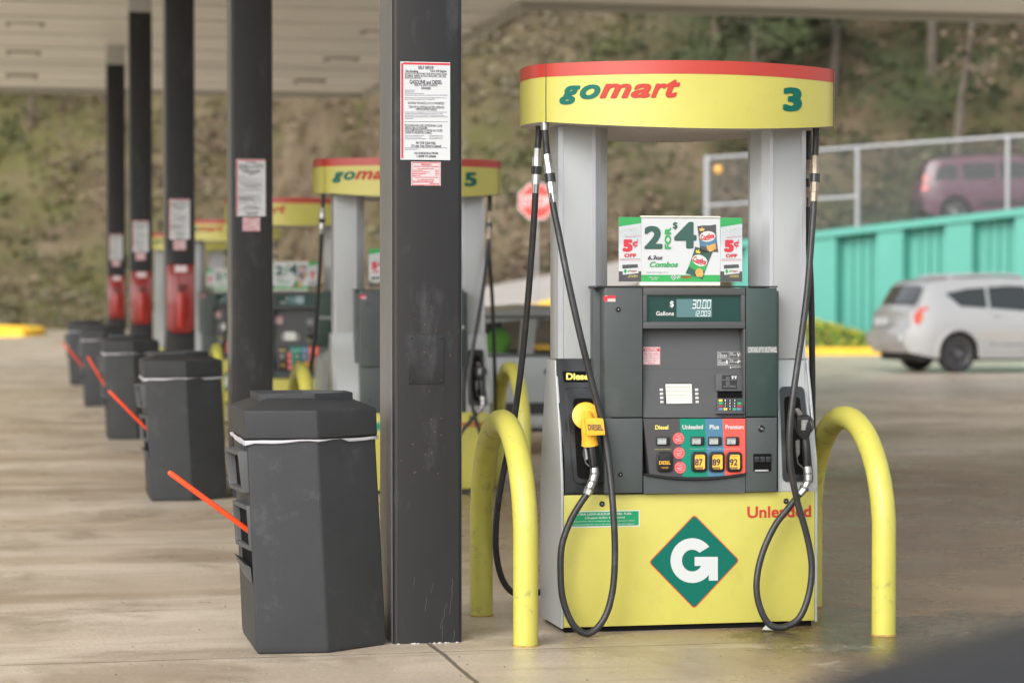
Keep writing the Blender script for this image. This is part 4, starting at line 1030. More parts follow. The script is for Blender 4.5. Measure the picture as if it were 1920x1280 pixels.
# skirt graphics
dm = [(1302, 963.5), (1387, 1049.5), (1301.5, 1141), (1216, 1053.5)]
def inset(pts, k): cx = sum(p[0] for p in pts)/4; cy = sum(p[1] for p in pts)/4; return [(cx+(x-cx)*k, cy+(y-cy)*k) for x, y in pts]
def rounded(pts, r, n=4):
    out = []; N = len(pts)
    for i in range(N):
        p = Vector(pts[i]); a = (Vector(pts[i-1])-p).normalized(); b = (Vector(pts[(i+1) % N])-p).normalized()
        for k in range(n+1): t = k/n; out.append(tuple((p+a*r)*(1-t)**2+p*2*t*(1-t)+(p+b*r)*t*t))
    return out
e0 = poly_px(MB(), rounded(dm, 7), -.0012, -.0002).build('emblem', mat('emblem red edge', (.55, .07, .03), .4), pump, smooth=False)
poly_px(MB(), rounded(inset(dm, .972), 6), -.0022, -.0013).build('emblem_field', mat('emblem green', (0, .115, .082), .5, spec=.25), e0, smooth=False)
cx_, cy_ = 1297.5, 1050; ro, ri = 42, 21.5; G = []
for k in range(29): a = R(38+k*(322-38)/28*1.0); G.append((cx_+ro*math.cos(a)*.97, cy_-ro*math.sin(a)))
G += [(1328.5, 1076.5), (1328.5, 1087.5), (1345.5, 1087.5), (1345.5, 1043), (1302, 1043), (1302, 1060), (1314.5, 1060)]
for k in range(24): a = R(330-k*(330-46)/23); G.append((cx_+ri*math.cos(a)*.9, cy_-ri*math.sin(a)*.95))
mb = MB(); fv = [LP(x, y, 0) for x, y in G]; bmt = bmesh.new(); vv = [bmt.verts.new((x, -.2-.0032, z)) for x, z in fv]
ed = [bmt.edges.new((vv[i], vv[(i+1) % len(vv)])) for i in range(len(vv))]; bmesh.ops.triangle_fill(bmt, edges=ed, use_beauty=True); bmt.verts.index_update()
mb.add([v.co[:] for v in bmt.verts], [[v.index for v in f.verts] for f in bmt.faces]); bmt.free(); mb.build('emblem_letter', mat('emblem white', (.50, .53, .53), .35), e0, smooth=False)
mb = MB(); tx(mb, 'Unleaded', 1401, 1521, 946.5, 971, -.0015, .03); mb.build('lettering', LRED, pump, smooth=False)
fl = bx_px(MB(), 1071, 1199.5, 955.5, 989, -.001, -.0001).build('fuel_label', WHT, pump)
bx_px(MB(), 1073, 1197.5, 957.5, 986.5, -.0018, -.0011).build('green_field', mat('label green', (0, .26, .10), .4), fl)
mb = MB(); tx(mb, 'ULTRA LOW-SULFUR DIESEL FUEL', 1077, 1185, 960, 966, -.0028, .03); tx(mb, '(15-ppm Sulfur Maximum)', 1097, 1171.5, 967.3, 973, -.0028, .03); tx(mb, 'Required for use in all highway diesel vehicles and engines.', 1076, 1191.5, 974, 978.8, -.0028, .005); tx(mb, 'Recommended for use in all diesel vehicles and engines.', 1076, 1189.5, 979.8, 984.8, -.0028, .005); mb.build('lettering', WHT, fl, smooth=False)

# ---- nozzle boots: face slopes from upright plane (top) out to the skirt plane
def boot_d(py, top, bot, dt=.115, db=.0):
    t = min(1, max(0, (py-top)/(bot-top))); return dt+(db-dt)*smooth(0, 1, t)
def boot(xs_top, xs_bot, top, bot, m, dt, db, name):
    mb = MB(); N = 12; vs = []
    for i in range(N+1):
        t = i/N; py = top+(bot-top)*t; d = boot_d(py, top, top+(bot-top)*.8, dt, db); x0 = xs_top[0]+(xs_bot[0]-xs_top[0])*smooth(.1, .8, t); x1 = xs_top[1]+(xs_bot[1]-xs_top[1])*smooth(.1, .8, t)
        vs += [LV(x0, py, d+.02), LV(x0+2, py, d), LV(x1, py, d)]
    mb.add(vs, [(3*i+k, 3*i+3+k, 3*i+4+k, 3*i+1+k) for i in range(N) for k in range(2)])
    return mb.build(name, m, pump)
bl = boot((1041, 1136), (1057, 1136), 672, 924, BOOT, .115, .0, 'nozzle_boot')
br = boot((1457, 1508), (1457, 1532), 676, 921, SILV, .115, .0, 'side_fairing')
def patch(mb, pts, top, bot, o, dt=.115, db=0.):
    vs = [LV(x, y, boot_d(y, top, top+(bot-top)*.8, dt, db)-o) for x, y in pts]; mb.add(vs, [tuple(range(len(vs)))]); return mb
def patch_grid(mb, x0f, x1f, y0, y1, top, bot, o, N=12, K=4):
    vs = []
    for i in range(N+1):
        py = y0+(y1-y0)*i/N
        for k in range(K+1):
            px = x0f(py)+(x1f(py)-x0f(py))*k/K; edge = (k in (0, K)) or (i in (0, N)); d = boot_d(py, top, top+(bot-top)*.8)-(0 if edge else o); vs.append(LV(px, py, d-.0005))
    mb.add(vs, [(i*(K+1)+k, (i+1)*(K+1)+k, (i+1)*(K+1)+k+1, i*(K+1)+k+1) for i in range(N) for k in range(K)]); return mb
lin = lambda a, b, y0, y1: (lambda y: a+(b-a)*(y-y0)/(y1-y0))
# raised escutcheons and dark cavities
def esc(x0t, x1t, x0b, x1b, y0, y1, top, bot, m, o, name, parent, r=6, cav=None):
    pts = rounded([(x0t, y0), (x1t, y0), (x1b, y1), (x0b, y1)], r, 4)
    # densify
    dens = []
    for i in range(len(pts)):
        a, b = pts[i], pts[(i+1) % len(pts)]; L = math.hypot(a[0]-b[0], a[1]-b[1]); k = max(1, int(L/14))
        for j in range(k): dens.append((a[0]+(b[0]-a[0])*j/k, a[1]+(b[1]-a[1])*j/k))
    dd = lambda y: boot_d(y, top, top+(bot-top)*.8)
    bmt = bmesh.new(); lo = [bmt.verts.new(LV(x, y, dd(y))) for x, y in dens]; cxm = sum(p[0] for p in dens)/len(dens); cym = sum(p[1] for p in dens)/len(dens)
    hi = [bmt.verts.new(LV(cxm+(x-cxm)*.95, cym+(y-cym)*.985, dd(y)-o)) for x, y in dens]; n = len(dens)
    for i in range(n): bmt.faces.new((lo[i], lo[(i+1) % n], hi[(i+1) % n], hi[i]))
    ed = [bmt.edges.get((hi[i], hi[(i+1) % n])) or bmt.edges.new((hi[i], hi[(i+1) % n])) for i in range(n)]
    bmesh.ops.triangle_fill(bmt, edges=ed, use_beauty=True); bmt.verts.index_update()
    mb = MB(); mb.add([v.co[:] for v in bmt.verts], [[v.index for v in f.verts] for f in bmt.faces]); bmt.free()
    return mb.build(name, m, parent, ang=25)
e1 = esc(1058, 1134, 1076, 1134, 726, 907, 672, 924, BOOT, .012, 'holster_surround', pump, 10)
e1b = esc(1073, 1113, 1082, 1122, 745, 898, 672, 924, BLKM, .0135, 'holster_recess', e1, 9)
e2 = esc(1461, 1508, 1467, 1526, 724, 903, 676, 921, BOOT, .012, 'holster_surround', pump, 10)
e2b = esc(1469, 1500, 1474, 1514, 742, 890, 676, 921, BLKM, .0135, 'holster_recess', e2, 9)
pl_ = esc(1054, 1120, 1057, 1126, 696, 716, 672, 924, BLKM, .003, 'fuel_name_plate', bl, 2)
mb = MB(); dd = lambda y: boot_d(y, 672, 672+252*.8)
mb.text('Diesel', lambda u, v: LV(1061.5+46*u, 712-13*v+0*u, dd(712-13*v)-.0045), .05); mb.build('lettering', PYEL, pl_, smooth=False)

# ---- nozzles
def V(px, py, d): return LV(px, py, d)
def nozzle(kind):
    yel = kind == 'diesel'
    ox, oy = (0, 0) if yel else (0, 0)
    if yel:
        base = V(1110, 850, -.055)
        root = MB().tube([V(1104, 822, -.05), V(1108, 835, -.055), V(1112, 862, -.055), V(1114, 878, -.055)], [.017, .021, .021, .018], 16).build('nozzle', BLK, pump)
        MB().rev([(0, .050), (.004, .056), (.010, .057), (.014, .050), (.014, .02)], V(1098, 780, -.02), Vector((-.12, -1, .25)), 32).build('splash_guard', NYEL, root)
        MB().tube([V(1102, 777, -.03), V(1102, 790, -.07), V(1104, 806, -.075), V(1105, 820, -.065), V(1106, 834, -.06)], [.020, .029, .031, .031, .035], 18).build('yellow_cover', NYEL, root)
        a = [(1098, 783.5), (1131, 784), (1135, 815), (1101, 816.5)]
        cv = poly_px(MB(), rounded(a, 3, 3), -.125, -.085).build('fuel_tag', NYEL, root, bevel=.003)
        f0 = lambda u, v: V(1101.5+28.5*u+1.2*(1-v), 806-11*v+.8*u, -.1265)
        MB().text('DIESEL', f0, .03).build('lettering', INK, cv, smooth=False)
        MB().tube([V(1097, 833, -.035), V(1094, 850, -.03), V(1099, 868, -.035), V(1108, 876, -.045)], .006, 8).build('lever_guard', BLK, root)
        poly_px(MB(), [(1096, 836), (1101, 838), (1104, 860), (1099, 862)], -.05, -.035).build('trigger', SILV2, root, bevel=.002)
        sw = [V(1114, 876, -.055), V(1115, 888, -.06), V(1111, 903, -.065), V(1105, 916, -.07), V(1100, 927, -.075)]
        MB().tube(sw[:3], [.0185, .019, .018], 10).build('swivel', CHR, root)
        MB().tube([sw[1]+Vector((0, 0, -.008)), sw[2], sw[3]], [.015, .0175, .0165], 8).build('swivel', CHR, root)
        for q_ in (1, 2, 3): MB().rev([(-.004, .0205), (.004, .0205)], sw[q_], sw[q_]-sw[q_-1], 14).build('swivel_ring', mat('dull steel ring', (.16, .16, .16), .45, metal=.6), root)
        MB().tube(sw[3:], [.0185, .0165], 6).build('hose_ferrule', CHR, root)
    else:
        root = MB().tube([V(1509, 818, -.05), V(1511, 835, -.055), V(1513, 860, -.055), V(1513, 876, -.055)], [.016, .0185, .019, .017], 16).build('nozzle', BLK, pump)
        MB().tube([V(1494, 768, .02), V(1500, 778, 0), V(1505, 790, -.03)], [.011, .012, .014], 12).build('spout', CHR, root)
        ctr = V(1509, 795, -.05); mbt = MB(); ring_ = []
        for k in range(25): a = 2*math.pi*k/24; ring_.append(ctr+Vector((math.cos(a)*.036, math.sin(a)*.010, math.sin(a)*.036)))
        mbt.tube(ring_, .0065, 8, caps=False); mbt.build('splash_guard', RUB, root)
        a = [(1494, 783), (1518, 781), (1522, 800), (1519, 817), (1509, 824), (1499, 818), (1495, 802)]
        cv = poly_px(MB(), rounded(a, 4, 3), -.095, -.05).build('handle_cover', BLK, root, bevel=.006)
        mb = MB(); 
        for i in range(9): a_ = LP(1502+rnd.uniform(0, 1), 788+i*2.1+.5, -.097); b_ = LP(1514-i*.3+rnd.uniform(-2, 1), 788+i*2.1-.5, -.097); mb.face([(a_[0], -.2973, a_[1]), (b_[0], -.2973, a_[1]), (b_[0], -.2973, b_[1]), (a_[0], -.2973, b_[1])])
        mb.build('print', WHT, cv, smooth=False)
        MB().tube([V(1497, 822, -.035), V(1493, 845, -.03), V(1496, 868, -.035), V(1507, 878, -.045)], .006, 8).build('lever_guard', BLK, root)
        poly_px(MB(), [(1493, 826), (1500, 824), (1500, 850), (1495, 858)], -.05, -.035).build('trigger', mat('worn lever', (.12, .12, .11), .6), root, bevel=.002)
        sw = [V(1513, 874, -.055), V(1515, 888, -.06), V(1515, 902, -.065), V(1508, 915, -.07), V(1498, 927, -.075)]
        MB().tube(sw[:3], [.0175, .019, .017], 10).build('swivel', CHR, root)
        MB().tube([sw[1]+Vector((0, 0, -.008)), sw[2], sw[3]], [.014, .0165, .0155], 8).build('swivel', CHR, root)
        for q_ in (1, 2, 3): MB().rev([(-.004, .0205), (.004, .0205)], sw[q_], sw[q_]-sw[q_-1], 14).build('swivel_ring', mat('dull steel ring', (.16, .16, .16), .45, metal=.6), root)
        MB().tube(sw[3:], [.0175, .016], 6).build('hose_ferrule', CHR, root)
    return (sw[-1], root)
nd, nroot = nozzle('diesel'); nu, _ = nozzle('unleaded')
HRAD = .0138
def hose(pts, m=RUB):
    return MB().tube(spline(pts, 10), HRAD, 14).build('hose', m, pump)
def coupling(h, p0, p1, m, flip=False):
    p0 = Vector(p0); p1 = Vector(p1)
    def seg_(t0, t1, r0, r1, n=10, mm=m): MB().tube([p0.lerp(p1, t0), p0.lerp(p1, t1)], [r0, r1], n).build('coupling', mm, h)
    seg_(0, .22, .016, .017, 6); seg_(.20, .40, .0205, .0205, 8); seg_(.40, .58, .0225, .0225, 14, BOOT); seg_(.58, .80, .0195, .0195, 8); seg_(.78, 1, .0165, .0155, 6)
D1 = .03
zf = .0155
gl = lambda px, d: Vector((LV(px, 1180, d).x, d-.2, zf))
h1 = hose([V(1021, 232, D1), V(1023, 262, D1), V(1026, 292, D1), V(1036, 378, D1-.03), V(1048, 440, -.02), V(1066, 530, -.07), V(1086, 620, -.085), V(1108, 710, -.075), V(1131, 800, -.07), V(1143, 880, -.09), V(1150, 960, -.12), V(1153, 1040, -.12), V(1148, 1110, -.12), V(1132, 1160, -.125), gl(1104, -.13), V(1076, 1172, -.13), V(1056, 1125, -.125), V(1051, 1070, -.12), V(1054, 1020, -.11), V(1070, 975, -.09), V(1088, 944, -.08), nd])
coupling(h1, V(1026, 290, D1), V(1037, 380, D1-.03), CHR); MB().tube([V(1021, 228, D1), V(1021.5, 244, D1)], .0175, 10).build('coupling', CHR, h1)
h2 = hose([V(1010, 232, .22), V(1010, 255, .22), V(1008, 280, .22), V(1004, 362, .23), V(1000, 430, .25), V(990, 560, .30), V(977, 690, .36), V(960, 810, .42), V(943, 890, .46), V(932, 960, .50), V(930, 1030, .54), V(942, 1085, .58), V(968, 1113, .62), V(1010, 1110, .64), V(1060, 1080, .62), V(1090, 1000, .56), V(1105, 930, .48)])
coupling(h2, V(1008, 278, .22), V(1004, 362, .23), CHR)
h3 = hose([V(1530, 232, .10), V(1530, 262, .10), V(1528, 296, .10), V(1526, 378, .08), V(1522, 440, .05), V(1514, 540, -.02), V(1503, 630, -.08), V(1490, 720, -.13), V(1481, 800, -.15), V(1482, 870, -.14), V(1495, 940, -.12), V(1512, 1000, -.11), V(1522, 1060, -.11), V(1516, 1115, -.115), V(1498, 1158, -.12), gl(1467, -.125), V(1440, 1167, -.12), V(1422, 1128, -.115), V(1419, 1085, -.11), V(1430, 1035, -.10), V(1453, 985, -.09), V(1480, 950, -.08), nu])
coupling(h3, V(1528.5, 292, .10), V(1526, 378, .08), RUST); MB().tube([V(1531, 228, .10), V(1529, 293, .10)], .0128, 10).build('rusty_sleeve', RUBR, h3)
h4 = hose([V(1516, 232, .28), V(1516, 290, .28), V(1515, 388, .28), V(1517, 460, .29), V(1521, 560, .33), V(1523, 700, .38), V(1523, 820, .42), V(1520, 950, .46), V(1500, 1060, .48), V(1470, 1100, .48), V(1440, 1040, .46), V(1435, 940, .42)])
coupling(h4, V(1516, 300, .28), V(1515, 388, .28), RUST); MB().tube([V(1516, 228, .28), V(1516, 246, .28)], .0165, 10).build('coupling', CHR, h4)
# rear service side
MB().box(-.36, .36, .17, .225, zt+.004, 1.40).build('rear_door', DOOR, pump, bevel=.006)
MB().box(-.20, .20, .226, .23, 1.22, 1.36).build('rear_display', LCDG, pump)

# ---- price poster standing on the pump
po = thing('promotional_poster', 'x', 'poster', (PXc, PYf+.02, LP(1277, 535, .02)[1]), group='promotional posters on top of the pumps')
pz0 = po.location; PD = .02
class PM(MB): pass
def P3(px, py, o=0):
    x, z = LP(px, py, PD-o); return (x, -o, z-pz0.z)
def pface(mb, pts, o): return mb.add([P3(x, y, o) for x, y in pts], [tuple(range(len(pts)))[::-1]])
def pbox(mb, x0, x1, yt, yb, o0=.0, o1=.004): a = P3(x0, yb, o1); b = P3(x1, yt, o1); return mb.box(a[0], b[0], -o1, -o0, a[2], b[2])
def pt(mb, s, x0, x1, yt, yb, o, bold=.02, shear=0, rot=None, slant=0):
    if rot: f = rot
    else: f = lambda u, v: P3(x0+(x1-x0)*u, yb+(yt-yb)*v-slant*u, o)
    return mb.text(s, f, bold, shear)
ACR = mat('clear acrylic edge', (.70, .68, .58), .15, spec=.8)
pbox(MB(), 1201, 1350.5, 405.5, 407, -.002, .010).build('acrylic_edge', ACR, po); pbox(MB(), 1201, 1350.5, 529.3, 535.5, -.03, .03).build('acrylic_foot', ACR, po, bevel=.002)
mbd = pbox(MB(), 1202.5, 1350.3, 407, 529.3, 0, .004).build('main_board', PAPER, po)
pbox(MB(), 1202.7, 1350, 515.5, 528.3, .0041, .0048).build('green_band', PGREEN, mbd)
mb = MB(); pt(mb, '2', 1208, 1242, 423.5, 467, .0062, .045); pt(mb, '4', 1264, 1306, 416, 466, .0062, .045); pt(mb, '$', 1261.5, 1270.5, 416.5, 430.5, .0062, .03); mb.build('numeral', DKGREEN, mbd, smooth=False)
mb = MB(); pt(mb, 'FOR', 0, 0, 0, 0, .0062, .05, rot=lambda u, v: P3(1258.5-12.5*v, 467-40.5*u, .0062)); pt(mb, 'Combos', 1218, 1271.5, 490.5, 501, .0062, .04, .3); mb.build('lettering', PGREEN, mbd, smooth=False)
mb = MB(); pt(mb, '6.3oz', 1214.5, 1243, 479, 487, .0062, .035, .3); pt(mb, 'Singles Sold at Regular Price', 1212, 1253, 509.5, 512, .0062, 0, .2); mb.build('lettering', INK, mbd, smooth=False)
mb = MB(); pt(mb, 'Offer Expires', 1217, 1236, 519, 521.5, .0062, .02); pt(mb, '3/31/16', 1221.5, 1232, 522.3, 525, .0062, .02); pface(mb, [(1263, 513.5), (1268.5, 519.5), (1263, 525.5), (1257.5, 519.5)], .0062); pt(mb, 'go', 1269, 1276, 517, 523, .0062, .02, .3); mb.build('lettering', WHT, mbd, smooth=False)
mb = MB(); pt(mb, 'mart', 1277, 1296.5, 517, 521.5, .0066, .05, .3); mb.build('lettering', LRED, mbd, smooth=False)
mb = MB(); pface(mb, [(1263, 515), (1267, 519.5), (1263, 524), (1259, 519.5)], .0068); mb.build('small_emblem', GRN, mbd, smooth=False)
mb = MB(); pt(mb, 'G', 1261, 1265.3, 517.4, 521.8, .0074, .05); mb.build('lettering', WHT, mbd, smooth=False)
def bag(c, w_, h_, ang, body, band, nm):
    def B(u, v, o):
        a = R(ang); x = u*w_/2; y = v*h_/2; return P3(c[0]+x*math.cos(a)+y*math.sin(a), c[1]-(y*math.cos(a)-x*math.sin(a)), o)
    def pl(mb, pts, o): return mb.add([B(u, v, o) for u, v in pts], [tuple(range(len(pts)))])
    o = pl(MB(), [(-1, -1), (-.5, -.96), (0, -1), (.5, -.96), (1, -1), (.93, -.3), (.96, .4), (1, 1), (.4, .95), (-.3, 1), (-1, .98), (-.94, .3), (-.92, -.4)], .0062).build(nm, body, mbd, smooth=False)
    pl(MB(), [(-.93, -.45), (0, -.6), (.95, -.38), (.95, .05), (0, -.12), (-.93, .0)], .0067).build('colour_band', band, o, smooth=False)
    ov = [(.86*math.cos(R(a)), .18+.38*math.sin(R(a))) for a in range(0, 360, 20)]
    pl(MB(), ov, .0070).build('white_oval', WHT, o, smooth=False)
    mb = MB(); mb.text('Combos', lambda u, v: B(-.74+1.48*u, .0+.42*v-(.06 if u < .5 else 0), .0076), .05, .1); pl(mb, [(-.4, -.08), (.4, -.08), (.4, -.03), (-.4, -.03)], .0076); mb.build('lettering', PRED, o, smooth=False)
    mb = MB(); rr_ = random.Random(3)
    if ang < 0: pl(mb, [(-.15, -.35), (.0, -.5), (.75, -.35), (.85, -.75), (.1, -.95), (-.2, -.7)], .0074)
    else: pl(mb, [(.05, -.4), (.5, -.30), (.9, -.6), (.85, -.85), (.3, -.95), (-.05, -.7)], .0074)
    mb.build('snack_picture', SNACK, o, smooth=False)
    pl(MB(), [(-.75, .62), (-.3, .62), (-.25, .78), (-.42, .74), (-.5, .92), (-.6, .74), (-.8, .8)], .0074).build('gold_leaf', PORG, o, smooth=False)
bag((1327, 448), 35, 52, -5, PCHAR, PBLUE, 'snack_packet'); bag((1310.5, 493), 34, 54, 20, DKGREEN, PGREEN, 'snack_packet')
mb = MB(); rr_ = random.Random(6)
for (x0, x1, yo) in ((1160.2, 1202.3, 0), (1350.8, 1391.6, 1.2)):
    cd_ = pbox(MB(), x0, x1, 407.3+yo, 527.8+yo*.3, .001, .0035).build('side_card', PGREY, po)
    def Q(a, b): return (x0+(x1-x0)*a, 407.3+yo+(120.5-yo)*b)
    pface(MB(), [Q(0, 0), Q(1, 0), Q(1, .09), Q(0, .145)], .0045).build('green_corner', PGREEN, cd_, smooth=False)
    pface(MB(), [Q(0, .42), Q(1, .42), Q(1, .84), Q(0, .84)], .0042).build('pale_field', PAPER, cd_, smooth=False)
    pface(MB(), [Q(0, .84), Q(1, .84), Q(1, 1), Q(0, 1)], .0044).build('dark_foot', PCHAR, cd_, smooth=False)
    mb = MB(); a = Q(.03, .235); b = Q(.95, .175)
    pt(mb, 'SAVE MORE', a[0], b[0], a[1]-7, a[1], .0052, .02, .1, slant=5); a = Q(.2, .30); b = Q(.88, .24); pt(mb, 'ON FUEL', a[0], b[0], a[1]-7, a[1], .0052, .02, .1, slant=3.5); mb.build('lettering', WHT, cd_, smooth=False)
    mb = MB()
    a = Q(.17, .54); b = Q(.62, .345); pt(mb, '5', a[0], b[0], b[1], a[1], .0056, .07); a = Q(.60, .47); b = Q(.86, .35); pt(mb, 'c', a[0]+.5, b[0]-.5, b[1]+3, a[1]-2, .0056, .05, .1); a = Q(.70, .485); b = Q(.80, .34); pface(mb, [(a[0], a[1]), (b[0]+1, b[1]), (b[0]+2.2, b[1]), (a[0]+1.2, a[1])], .0060)
    a = Q(.24, .625); b = Q(.77, .565); pt(mb, 'OFF', a[0], b[0], b[1], a[1], .0056, .05)
    a = Q(.3, .305); b = Q(.97, .29); pt(mb, 'Rewards Pay Card', a[0], b[0], a[1]-.6, a[1]+2.6, .0056, 0, .2, slant=2.5)
    a = Q(.06, .678); b = Q(.96, .66); pt(mb, 'Rewards Pay Card', a[0], b[0], a[1]-2.2, a[1], .0056, .01)
    mb.build('lettering', PRED, cd_, smooth=False)
    mb = MB(); a = Q(.06, .657); b = Q(.96, .64); pt(mb, 'per gallon of fuel when you use your', a[0], b[0], a[1]-2.2, a[1], .0056, 0); mb.build('lettering', INK, cd_, smooth=False)
    pface(MB(), [Q(.15, .74), Q(.84, .73), Q(.88, .87), Q(.18, .895)], .0056).build('card_picture', PAPER, cd_, smooth=False)
    mb = MB(); pface(mb, [Q(.15, .74), Q(.84, .73), Q(.855, .785), Q(.165, .80)], .0060); mb.build('card_stripe', PCHAR, cd_, smooth=False)
    mb = MB(); pface(mb, [Q(.29, .80), Q(.37, .84), Q(.29, .88), Q(.21, .84)], .0062); a = Q(.4, .855); b = Q(.55, .82); pt(mb, 'go', a[0], b[0], b[1], a[1], .0062, .03, .2); mb.build('small_emblem', PGREEN, cd_, smooth=False)
    mb = MB(); a = Q(.55, .855); b = Q(.8, .82); pt(mb, 'mart', a[0], b[0], b[1], a[1], .0062, .03, .2); mb.build('lettering', LRED, cd_, smooth=False)
    mb = MB(); a = Q(.45, .92); b = Q(.84, .90); pt(mb, 'REWARDS', a[0], b[0], b[1], a[1], .0056, .0); a = Q(.4, .94); b = Q(.84, .925); pt(mb, 'good at all locations', a[0], b[0], b[1], a[1], .0056, .0); mb.build('lettering', PYEL, cd_, smooth=False)
# copies down the forecourt
pl_lab = ['nearest fuel pump, number 3, yellow and grey with diesel and unleaded hoses', 'fuel pump number 5 partly hidden behind the nearest column', 'third fuel pump back, seen between the nearest two columns', 'fourth fuel pump back, mostly hidden behind the second nearest column', 'farthest fuel pump, a sliver showing between the far columns']
po_lab = ['white and green snack offer poster on top of the nearest pump', 'poster on pump number 5, mostly hidden by the nearest column', 'poster on the third pump back, left of pump number 5', 'poster on the fourth pump back, beside the second nearest column', 'poster on the farthest pump']
plain = {}
for src in (bl, side_l):
    me2 = src.data.copy(); me2.materials.clear(); me2.materials.append(SILV); plain[src.name] = me2
pump['label'] = pl_lab[0]; po['label'] = po_lab[0]
for k in range(1, 5):
    c = copy_tree(pump, None, (num3, nroot, h1, e1, bl, side_l)); c.location.y += SP*k; c['label'] = pl_lab[k]
    for src in (bl, side_l):
        b2 = src.copy(); b2.data = plain[src.name]; COL.objects.link(b2); b2.parent = c
    hh = [x for x in c.children if x.name.startswith('header')][0]
    if k < 4:
        nums[k].build('numeral', GRN, hh, smooth=False)
    d = copy_tree(po); d.location.y += SP*k; d['label'] = po_lab[k]

# ================================================================== HOOP BOLLARDS
def hoop(X, y0, y1, top, label):
    o = thing('hoop_bollard', label, 'bollard', (X, (y0+y1)/2, 0), group='yellow hoop bollards guarding the pumps')
    r = .0495; hw = (y1-y0)/2; pts = [(0, -hw, -.02), (0, -hw, .25), (0, -hw, top-hw*.98)]
    for k in range(1, 20): a = math.pi*k/20; pts.append((0, -hw*math.cos(a), top-hw*.98-r+(hw*.98)*math.sin(a)))
    pts += [(0, hw, top-hw*.98), (0, hw, .25), (0, hw, -.02)]
    MB().tube(pts, r, 24).build('hoop_pipe', YPIPE, o)
    for s in (-1, 1): MB().rev([(0, r+.004), (.006, r+.002)], (0, s*hw, 0), (0, 0, 1), 24).build('rust_ring', mat('rusty base paint', (.32, .20, .05), .8, var=.4, vscale=30), o)
    return o
sides = [('left', 2.002), ('right', 3.500)]
pn = ['the nearest pump', 'pump number 5', 'the third pump back', 'the fourth pump back', 'the farthest pump']
for k in range(5):
    for nm, X in sides:
        hoop(X, 9.345+SP*k, 10.26+SP*k, .915, 'yellow hoop bollard at the %s end of %s' % (nm, pn[k]))

# ================================================================== VEHICLES
GLS = bpy.data.materials.new('tinted car glass'); GLS.use_nodes = True
t = GLS.node_tree; p_ = t.nodes['Principled BSDF']; p_.inputs['Base Color'].default_value = (.02, .025, .025, 1); p_.inputs['Roughness'].default_value = .05; p_.inputs['Alpha'].default_value = .55; p_.inputs['Coat Weight'].default_value = .3
GLD = GLS.copy(); GLD.name = 'dark tinted car glass'; GLD.node_tree.nodes['Principled BSDF'].inputs['Alpha'].default_value = .93
TYRE = mat('tyre rubber', (.025, .025, .026), .8, var=.2, vscale=20)
RIM = mat('dark alloy rim', (.16, .155, .17), .4, metal=.6)
RIMS = mat('silver alloy rim', (.45, .45, .46), .35, metal=.7)
TRM = mat('black car trim', (.02, .02, .02), .6)
TAIL = mat('tail lamp lens', (.55, .03, .015), .15, coat=.5); TAILO = mat('indicator lens', (.5, .13, .03), .15)
HEADL = mat('headlamp lens', (.7, .72, .74), .08, coat=.6)
